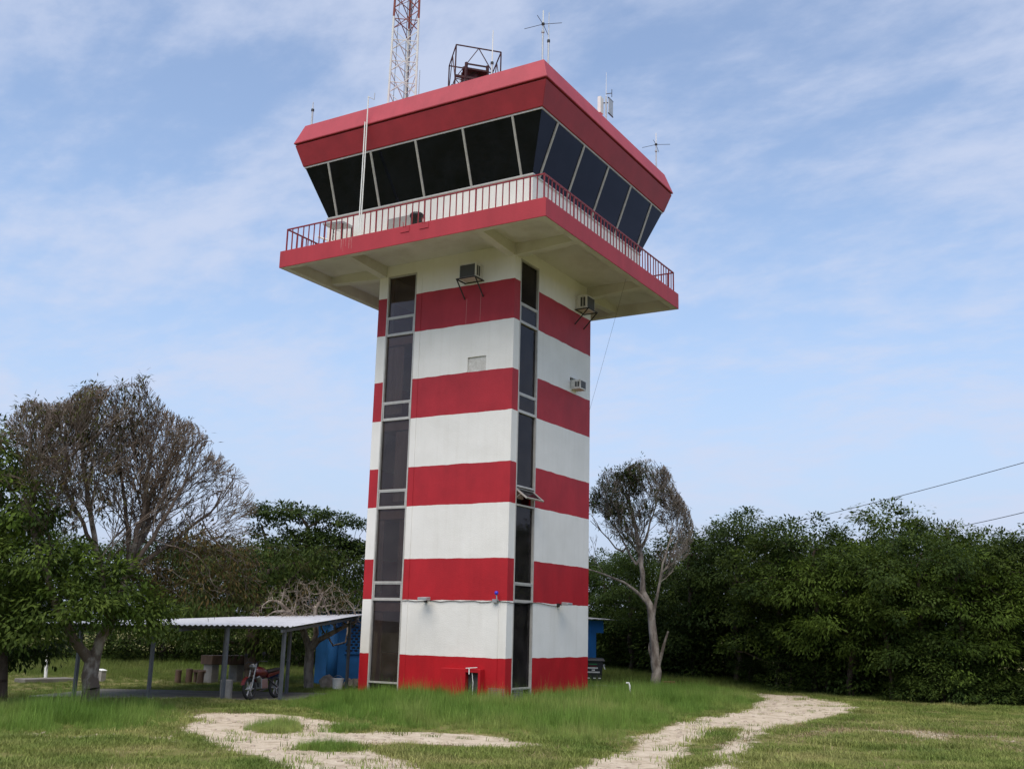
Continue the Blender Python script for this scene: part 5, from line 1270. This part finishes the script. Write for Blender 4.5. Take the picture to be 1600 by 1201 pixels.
# ---- tall layered tree farther back
rg = np.random.default_rng(24); DD = 56; b_ = at_d(470, 1000, DD); base = np.array((b_[0], b_[1], 0)); q_ = lambda px, py, dd=0: at_d(px, py, DD+dd)
lob = [(*q_(432, 802), 1.3, 1.5, .55), (*q_(470, 806), 1.5, 1.6, .5), (*q_(515, 815), 1.5, 1.6, .45), (*q_(548, 822, .5), .85, 1.2, .32), (*q_(420, 830), 1.1, 1.2, .55), (*q_(490, 845), 1.9, 1.7, .5), (*q_(525, 860), 1.2, 1.2, .5), (*q_(455, 850), 1.4, 1.5, .6), (*q_(560, 862, 1), .8, 1.0, .5), (*q_(470, 890), 2.4, 2.0, .9)]
c, o = lobe_clumps(lob, 330, rg, low=-.35, shell=.12); cl = [(*clumps(c, o, rg.uniform(.35, .6, len(c)), 36, (.22, .10), rg, droop=.3, flat=.4), 0)]
nodes, par = skeleton([(None, 0, [base-np.array((0, 0, .2)), q_(470, 960), q_(475, 900), q_(478, 860)])])
nd, pr = colonize(nodes, par, c[::2], step=.4, infl=4, kill=.5, maxit=50, seed=4); r = radii(nd, pr, .014, rmax=.26)
own_tree('layered_tree', base, 'tall dark tree with flat layered crown rising behind the carport', [limb_mesh(nd, pr, r)], cl, MT['barkdark'], [MT['leaf_dark']])

# ---- small bare shrub-like tree between carport and blue building
rg = np.random.default_rng(25); base = G(483, 1075); DD = np.linalg.norm((base-CAM)[:2]); q_ = lambda px, py, dd=0: at_d(px, py, DD+dd)
limbs = [(None, 0, [base-np.array((0, 0, .2)), q_(482, 1045), q_(484, 1015)]), (0, 1, [q_(484, 1015), q_(497, 1000, -.2), q_(525, 985, -.4), q_(556, 970, -.5)]), (0, 1, [q_(484, 1015), q_(474, 985, .1), q_(455, 960, .2)]), (0, .9, [q_(484, 1018), q_(494, 990, .3), q_(492, 950, .3)]), (1, .3, [q_(500, 999), q_(520, 1008, .3), q_(540, 1003, .4)])]
nodes, par = skeleton(limbs); cc = q_(482, 965); att = []
while len(att) < 700:
    d = rg.normal(0, 1, 3); d /= np.linalg.norm(d); f = rg.random()**.4
    if d[2] < -.25: continue
    att.append(cc+CRH*d[0]*2.0*f+CFH*d[1]*1.7*f+np.array((0, 0, d[2]*1.35*f)))
nd, pr = colonize(nodes, par, att, step=.14, infl=1.0, kill=.2, maxit=70, seed=6, up=.02); r = radii(nd, pr, .007, p=2.3, rmax=.17)
nd2, pr2, r2 = twigs(nd, pr, r, .009, 2, .25, rg, up=.2)
t_ = nd2[len(nd):]; c = t_[rg.choice(len(t_), 160, replace=False)]; o = outw(c)
cl = [(*clumps(c, o, rg.uniform(.1, .2, len(c)), 5, (.10, .04), rg, flat=1, droop=.5), 0)]
own_tree('bare_twiggy_tree', base, 'small leafless twiggy tree between the carport and the blue building', [limb_mesh(nd2, pr2, r2)], cl, MT['bark'], [MT['leaf_brown']])

# ---- half-bare tree right of the tower
rg = np.random.default_rng(26); base = G(1027, 1073); DD = np.linalg.norm((base-CAM)[:2]); q_ = lambda px, py, dd=0: at_d(px, py, DD+dd)
limbs = [(None, 0, [base-np.array((0, 0, .2)), q_(1025, 1050), q_(1022, 1010), q_(1020, 975), q_(1015, 945), q_(1005, 925)]),
         (0, 1, [q_(1005, 925), q_(1003, 895), q_(1000, 860, .2), q_(985, 790, .3)]),
         (0, .95, [q_(1004, 930), q_(975, 910, -.2), q_(945, 897, -.3), q_(915, 888, -.3)]),
         (0, .75, [q_(1021, 958), q_(1028, 925, -.2), q_(1036, 880, -.2), q_(1045, 850, 0)]),
         (1, .3, [q_(1003, 895), q_(985, 868, .2), q_(965, 830, .4)]),
         (1, .5, [q_(1000, 865), q_(1012, 830, -.3), q_(1025, 790, -.4)]), (4, .5, [q_(985, 868), q_(962, 855, -.4), q_(940, 830, -.5)]), (3, .6, [q_(1032, 900), q_(1048, 875, .4), q_(1060, 840, .6)]),
         (0, .25, [q_(1028, 1022), q_(1038, 1005, -.1), q_(1043, 985, -.2)]), (0, .25, [q_(1018, 1026), q_(1014, 1014, .1), q_(1015, 1004, .2)])]
cc = q_(998, 832)
def env2(p):
    v = p-cc; a, b, c_ = v @ CRH, v @ CFH, v[2]
    return (a/2.25)**2+(b/2.1)**2+(c_/(3.05 if c_ > 0 else 2.3))**2 < 1+.12*math.sin(a*3+b*2)
rads2 = [(.215, .135), (.105, .055), (.06, .03), (.06, .032), (.05, .03), (.05, .03), (.04, .025), (.04, .025), (.06, .04), (.05, .03)]
nd2, pr2, r2, nman = fan_tree(limbs, rads2, rg, env2, .85, 5, 1.0, .03, .0075, side=.8)
print('T5 nodes', len(nd2)); nd = nd2[:nman]
t_ = nd2[len(nd):]; lat = (t_-cc) @ CRH
def outw(c): v = c-cc; return v/(np.linalg.norm(v, axis=1, keepdims=True)+1e-9)
i = np.where((t_[:, 2] > 7.0) & (lat < .7))[0]; c = t_[rg.choice(i, min(330, len(i)), replace=False)]
cl = [(*clumps(c, outw(c), rg.uniform(.15, .3, len(c)), 9, (.17, .05), rg, flat=1, droop=.4), 0)]
i = np.where(lat < -.3)[0]; c = t_[rg.choice(i, min(260, len(i)), replace=False)]; cl.append((*clumps(c, outw(c), rg.uniform(.12, .3, len(c)), 5, (.16, .045), rg, flat=1, droop=.6), 0))
c = t_[rg.choice(len(t_), 360, replace=False)]; cl.append((*clumps(c, outw(c), rg.uniform(.1, .2, len(c)), 4, (.15, .045), rg, flat=1.1, droop=.8), 1))
own_tree('sparse_tree', base, 'slender half-bare tree with pale trunk between the tower and the wood', [limb_mesh(nd2, pr2, r2)], cl, MT['bark'], [MT['leaf_mid'], MT['leaf_olive']])

# ------------------------------------------------------------------ grass (uncountable: one object per kind)
def tuft(name, n, h, w_, spread, lean, m, seed):
    rg = np.random.default_rng(seed); P = rg.normal(0, spread, (n, 2)); a = rg.uniform(0, 6.28, n); L = h*rg.uniform(.45, 1.1, n); ln = lean*rg.uniform(.2, 1.2, n)
    d = np.stack([np.cos(a), np.sin(a)], 1); s = np.stack([-d[:, 1], d[:, 0]], 1); ww = w_*rg.uniform(.6, 1.2, n)
    lv = []
    for t, wf in ((0, 1), (.5, .8)):
        c = np.column_stack([P+d*(ln*L*t*t)[:, None], L*t*(1-.12*ln*t)]); lv += [c-np.column_stack([s*(ww*wf/2)[:, None], np.zeros(n)]), c+np.column_stack([s*(ww*wf/2)[:, None], np.zeros(n)])]
    tip = np.column_stack([P+d*(ln*L)[:, None], L*(1-.25*ln)])
    V = np.stack(lv+[tip], 1).reshape(-1, 3); b = np.arange(n)[:, None]*5
    F = np.concatenate([b+np.array(x) for x in ((0, 1, 3), (0, 3, 2), (2, 3, 4))], 1).reshape(-1, 3)
    return bpy.data.objects.new(name, numpy_mesh(name, V, F, m))
def grass(name, label, tufts, P, scl):
    cl = bpy.data.collections.new(name+'_tufts')
    for t in tufts: cl.objects.link(t)
    n = len(P); z = height(P)*np.clip(1-(np.maximum(np.abs(P[:, 0]-2.5)-16, np.abs(P[:, 1]+2)-17))/4, 0, 1)-.02
    me = bpy.data.meshes.new(name); me.vertices.add(n); me.vertices.foreach_set('co', np.column_stack([P, z]).astype(np.float32).ravel())
    a = me.attributes.new('scl', 'FLOAT', 'POINT'); a.data.foreach_set('value', scl.astype(np.float32))
    a = me.attributes.new('rot', 'FLOAT', 'POINT'); a.data.foreach_set('value', rng.uniform(0, 6.28, n).astype(np.float32))
    a = me.attributes.new('pick', 'INT', 'POINT'); a.data.foreach_set('value', rng.integers(0, len(tufts), n).astype(np.int32))
    me.materials.append(tufts[0].data.materials[0])
    o = bpy.data.objects.new(name, me); col.objects.link(o)
    ng = bpy.data.node_groups.new(name, 'GeometryNodeTree'); ng.interface.new_socket('Geometry', in_out='INPUT', socket_type='NodeSocketGeometry'); ng.interface.new_socket('Geometry', in_out='OUTPUT', socket_type='NodeSocketGeometry')
    gi, go = ng.nodes.new('NodeGroupInput'), ng.nodes.new('NodeGroupOutput'); ins = ng.nodes.new('GeometryNodeInstanceOnPoints'); ci = ng.nodes.new('GeometryNodeCollectionInfo')
    ci.inputs[0].default_value = cl; ci.inputs['Separate Children'].default_value = True; ci.inputs['Reset Children'].default_value = True
    def na(nm, dt):
        q = ng.nodes.new('GeometryNodeInputNamedAttribute'); q.data_type = dt; q.inputs[0].default_value = nm; return q.outputs[0]
    ng.links.new(gi.outputs[0], ins.inputs['Points']); ng.links.new(ci.outputs[0], ins.inputs['Instance']); ins.inputs['Pick Instance'].default_value = True
    ng.links.new(na('pick', 'INT'), ins.inputs['Instance Index'])
    cx = ng.nodes.new('ShaderNodeCombineXYZ'); ng.links.new(na('rot', 'FLOAT'), cx.inputs[2]); ng.links.new(cx.outputs[0], ins.inputs['Rotation'])
    cs = ng.nodes.new('ShaderNodeCombineXYZ'); s_ = na('scl', 'FLOAT')
    for i in range(3): ng.links.new(s_, cs.inputs[i])
    ng.links.new(cs.outputs[0], ins.inputs['Scale']); ng.links.new(ins.outputs[0], go.inputs[0])
    md = o.modifiers.new('grass', 'NODES'); md.node_group = ng
    return tag(o, label, 'grass', kind='stuff')
tall = [tuft('tall_tuft', [46, 30, 52, 20, 40, 12][i], [.42, .60, .34, .72, .48, .80][i], [.011, .009, .012, .006, .010, .005][i], [.13, .10, .16, .09, .12, .16][i], [.55, .35, .8, .25, .6, .2][i], MT['grass_tall'], 40+i) for i in range(6)]
short = [tuft('short_tuft', 42, .085, .009, .10, .9, MT['grass_short'], 50+i) for i in range(5)]
field = [tuft('field_tuft', 40, .40, .016, .20, .5, MT['grass_field'], 60+i) for i in range(4)]
straw = [tuft('straw_tuft', 22, .10, .010, .14, 1.6, MT['straw'], 70+i) for i in range(4)]
TALL1 = poly_w([(445, 1093), (560, 1082), (700, 1080), (920, 1078), (1010, 1072), (1160, 1078), (1190, 1090), (1165, 1105), (1060, 1122), (1000, 1146), (955, 1164), (900, 1165), (860, 1156), (780, 1146), (640, 1138), (560, 1130), (490, 1118), (440, 1106)])
TALL2 = poly_w([(-80, 1106), (60, 1104), (200, 1102), (285, 1104), (290, 1120), (290, 1132), (250, 1140), (120, 1144), (-80, 1146)])
TALL3 = poly_w([(-80, 1088), (100, 1086), (235, 1092), (440, 1098), (450, 1106), (300, 1112), (100, 1108), (-80, 1108)])
def scatter(n, lo, hi): return np.column_stack([rng.uniform(lo[0], hi[0], n), rng.uniform(lo[1], hi[1], n)])
def infront(P):      # inside the view wedge (plus margin)
    d = P-CAM[:2]; f = d @ CFH[:2]; s = d @ CRH[:2]; return (f > 14) & (np.abs(s) < f*.56+1.5)
towerbox = lambda P: (P[:, 0] > -W+.1) & (P[:, 0] < -.1) & (P[:, 1] > .1) & (P[:, 1] < W-.1)
padq = [cp(-0.3, -0.05, 0), cp(LU+1.2, -0.05, 0), cp(LU+1.2, LV*.62, 0), cp(-0.3, LV*.62, 0)]; padp = np.array([(v.x, v.y) for v in padq])
P = scatter(150000, (-14, -19), (18, 18)); P = P[infront(P) & ~towerbox(P)]
sm = sandmask(P); d1 = np.maximum(signed(P, TALL1), signed(P, TALL2)); nz_ = fbm(P, .7)
pad = signed(P, padp) > -.05
k1 = (d1+(nz_-.5)*1.4 > -.1) & (sm < .42) & ~pad & (rng.random(len(P)) < .55)
sc_ = np.clip(.30+(d1[k1])*.26, .22, .78)*rng.uniform(.55, 1.3, k1.sum())*(.25+1.4*fbm(P[k1]+11, 1.1))
grass('tall_grass', 'tall green grass around the foot of the tower and the left tree', tall, P[k1], sc_)
P = scatter(190000, (-12, -19), (19, 16)); P = P[infront(P) & ~towerbox(P)]; sm = sandmask(P); nz_ = fbm(P, 1.3); pad = signed(P, padp) > -.05
d1 = np.maximum(np.maximum(signed(P, TALL1), signed(P, TALL2)), -1)
pr_ = np.clip(1.05-sm*1.9, .012, 1)*np.clip(nz_*1.7, .2, 1)*np.where(d1 > .3, .25, 1)
k2 = (rng.random(len(P)) < pr_*.75) & ~pad
grass('short_grass', 'short yellowish green turf in the foreground and along the track', short, P[k2], rng.uniform(.4, 1.7, k2.sum())*(.25+1.6*nz_[k2]**1.3))
P = scatter(26000, (-12, -19), (19, 14)); P = P[infront(P) & ~towerbox(P)]; nz_ = fbm(P+31, .5); sm = sandmask(P)
wr = np.clip(signed(P, WORNR)+1.2, 0, 2)
k3 = (rng.random(len(P)) < np.clip((nz_-.47)*2.2, 0, 1)*.35+wr*.3) & (sm < .75)
grass('dry_straw', 'dry straw-coloured cut grass strewn over the turf', straw, P[k3], rng.uniform(.6, 1.5, k3.sum()))
# loose stones on the sand
stones = []
for i in range(4):
    bm = bmesh.new(); bmesh.ops.create_icosphere(bm, subdivisions=1, radius=.05)
    for v in bm.verts: v.co *= random.uniform(.65, 1.25); v.co.z *= .6
    me = bpy.data.meshes.new('pebble'); bm.to_mesh(me); bm.free(); me.materials.append(MT['stone']); stones.append(bpy.data.objects.new('pebble', me))
P = scatter(26000, (-6, -19), (16, 16)); P = P[infront(P)]; sm = sandmask(P); P = P[(sm > .45) & (rng.random(len(P)) < .30*(fbm(P, 1.2) > .45)+.06)]
o = grass('pebbles', 'loose pale stones scattered over the sandy track and path', stones, P, rng.uniform(.25, 1.0, len(P))**1.6*1.3+.15); o['category'] = 'stones'
# islands and edge tufts in the sand
P = np.concatenate([scatter(2400, poly.min(0)-.3, poly.max(0)+.3)[lambda q, p_=poly: signed(q, p_) > -.15 if False else slice(None)] if False else (lambda q: q[signed(q, poly)+(fbm(q, 1.5)-.5)*.6 > 0])(scatter(2400, poly.min(0)-.3, poly.max(0)+.3)) for poly in (ISL1, ISL2, ISL3)])
sel = rng.random(len(P)) < .25; P = P[sel]
grass('island_grass', 'tufts of grass growing in the sandy path', tall, P, rng.uniform(.22, .5, len(P)))
# field behind the carport
P = np.column_stack([rng.uniform(-46, 12, 90000), rng.uniform(-12, 45, 90000)]); d = P-CAM[:2]; f = d @ CFH[:2]; s = d @ CRH[:2]
k4 = (f > 29) & (f < 64) & (np.abs(s) < f*.56+1) & (np.maximum(signed(P, TALL1), signed(P, TALL2)) < .2) & ~towerbox(P) & ~(signed(P, padp) > -.05) & (rng.random(len(P)) < .85)
inb = ((P-A0[:2]) @ bd > 0) & ((P-A0[:2]) @ bd < BL) & ((P-A0[:2]) @ bn < 0) & ((P-A0[:2]) @ bn > -1.3)
s2 = sandmask(P); k4 &= ~inb & (s2 < .3) & ((P[:, 0] < -4) | (P[:, 1] > 8))
ff_ = f[k4]; ss = rng.uniform(.5, 1.2, k4.sum())*np.clip(.30+(ff_-40)/14, .30, 1.3)
grass('field_grass', 'long unmown grass of the field behind the carport and tower', field, P[k4], ss)

# ------------------------------------------------------------------ wires
def wire(name, a, b, sag, rad, label, n=16):
    a, b = Vector(a), Vector(b); pts = [a.lerp(b, i/n)-Vector((0, 0, sag*4*(i/n)*(1-i/n))) for i in range(n+1)]
    m_ = MB(); m_.tube(pts, rad, 5); return tag(m_.build(name, MT['darkmetal']), label, 'cable')
pA = Vector(at_d(1195, 826, 66)); pB = Vector(at_d(1790, 668, 47))
wire('power_line', pA, pB, .15, .016, 'long thin power cable sloping above the wood into the trees')
pC = Vector(at_d(1480, 826, 58)); pD = Vector(at_d(1760, 757, 46))
wire('low_power_line', pC, pD, .1, .016, 'shorter lower cable leaving the treetops at the wood')
for nm, tp_, lb in (('utility_pole', pA, 'wooden pole hidden among the wood trees carrying the upper cable'), ('utility_pole', pC, 'wooden pole hidden among the wood trees carrying the lower cable')):
    m_ = MB(); m_.tube([(tp_.x, tp_.y, -.3), (tp_.x, tp_.y, tp_.z+.05)], [.14, .10], 10); tag(m_.build(nm, MT['wood']), lb, 'pole', 'utility poles')
for tp_, lb in ((pB, 'far end pole'), ):
    m_ = MB(); q = pD; m_.tube([(tp_.x, tp_.y, -.3), (tp_.x, tp_.y, tp_.z+.05)], [.14, .10], 10); tag(m_.build('utility_pole', MT['wood']), 'wooden pole past the wood holding the near end of the upper cable', 'pole', 'utility poles')
    m_ = MB(); m_.tube([(q.x, q.y, -.3), (q.x, q.y, q.z+.05)], [.14, .10], 10); tag(m_.build('utility_pole', MT['wood']), 'wooden pole past the wood holding the near end of the lower cable', 'pole', 'utility poles')
s0 = Vector(at_x(978, 497, C[0]+SH-.3)); s0.z = 14.05; e_ = bp_(BL*.75, -.8, bh+.05)
wire('drop_cable', s0, e_, .25, .004, 'thin cable dropping from the balcony corner to the blue building')
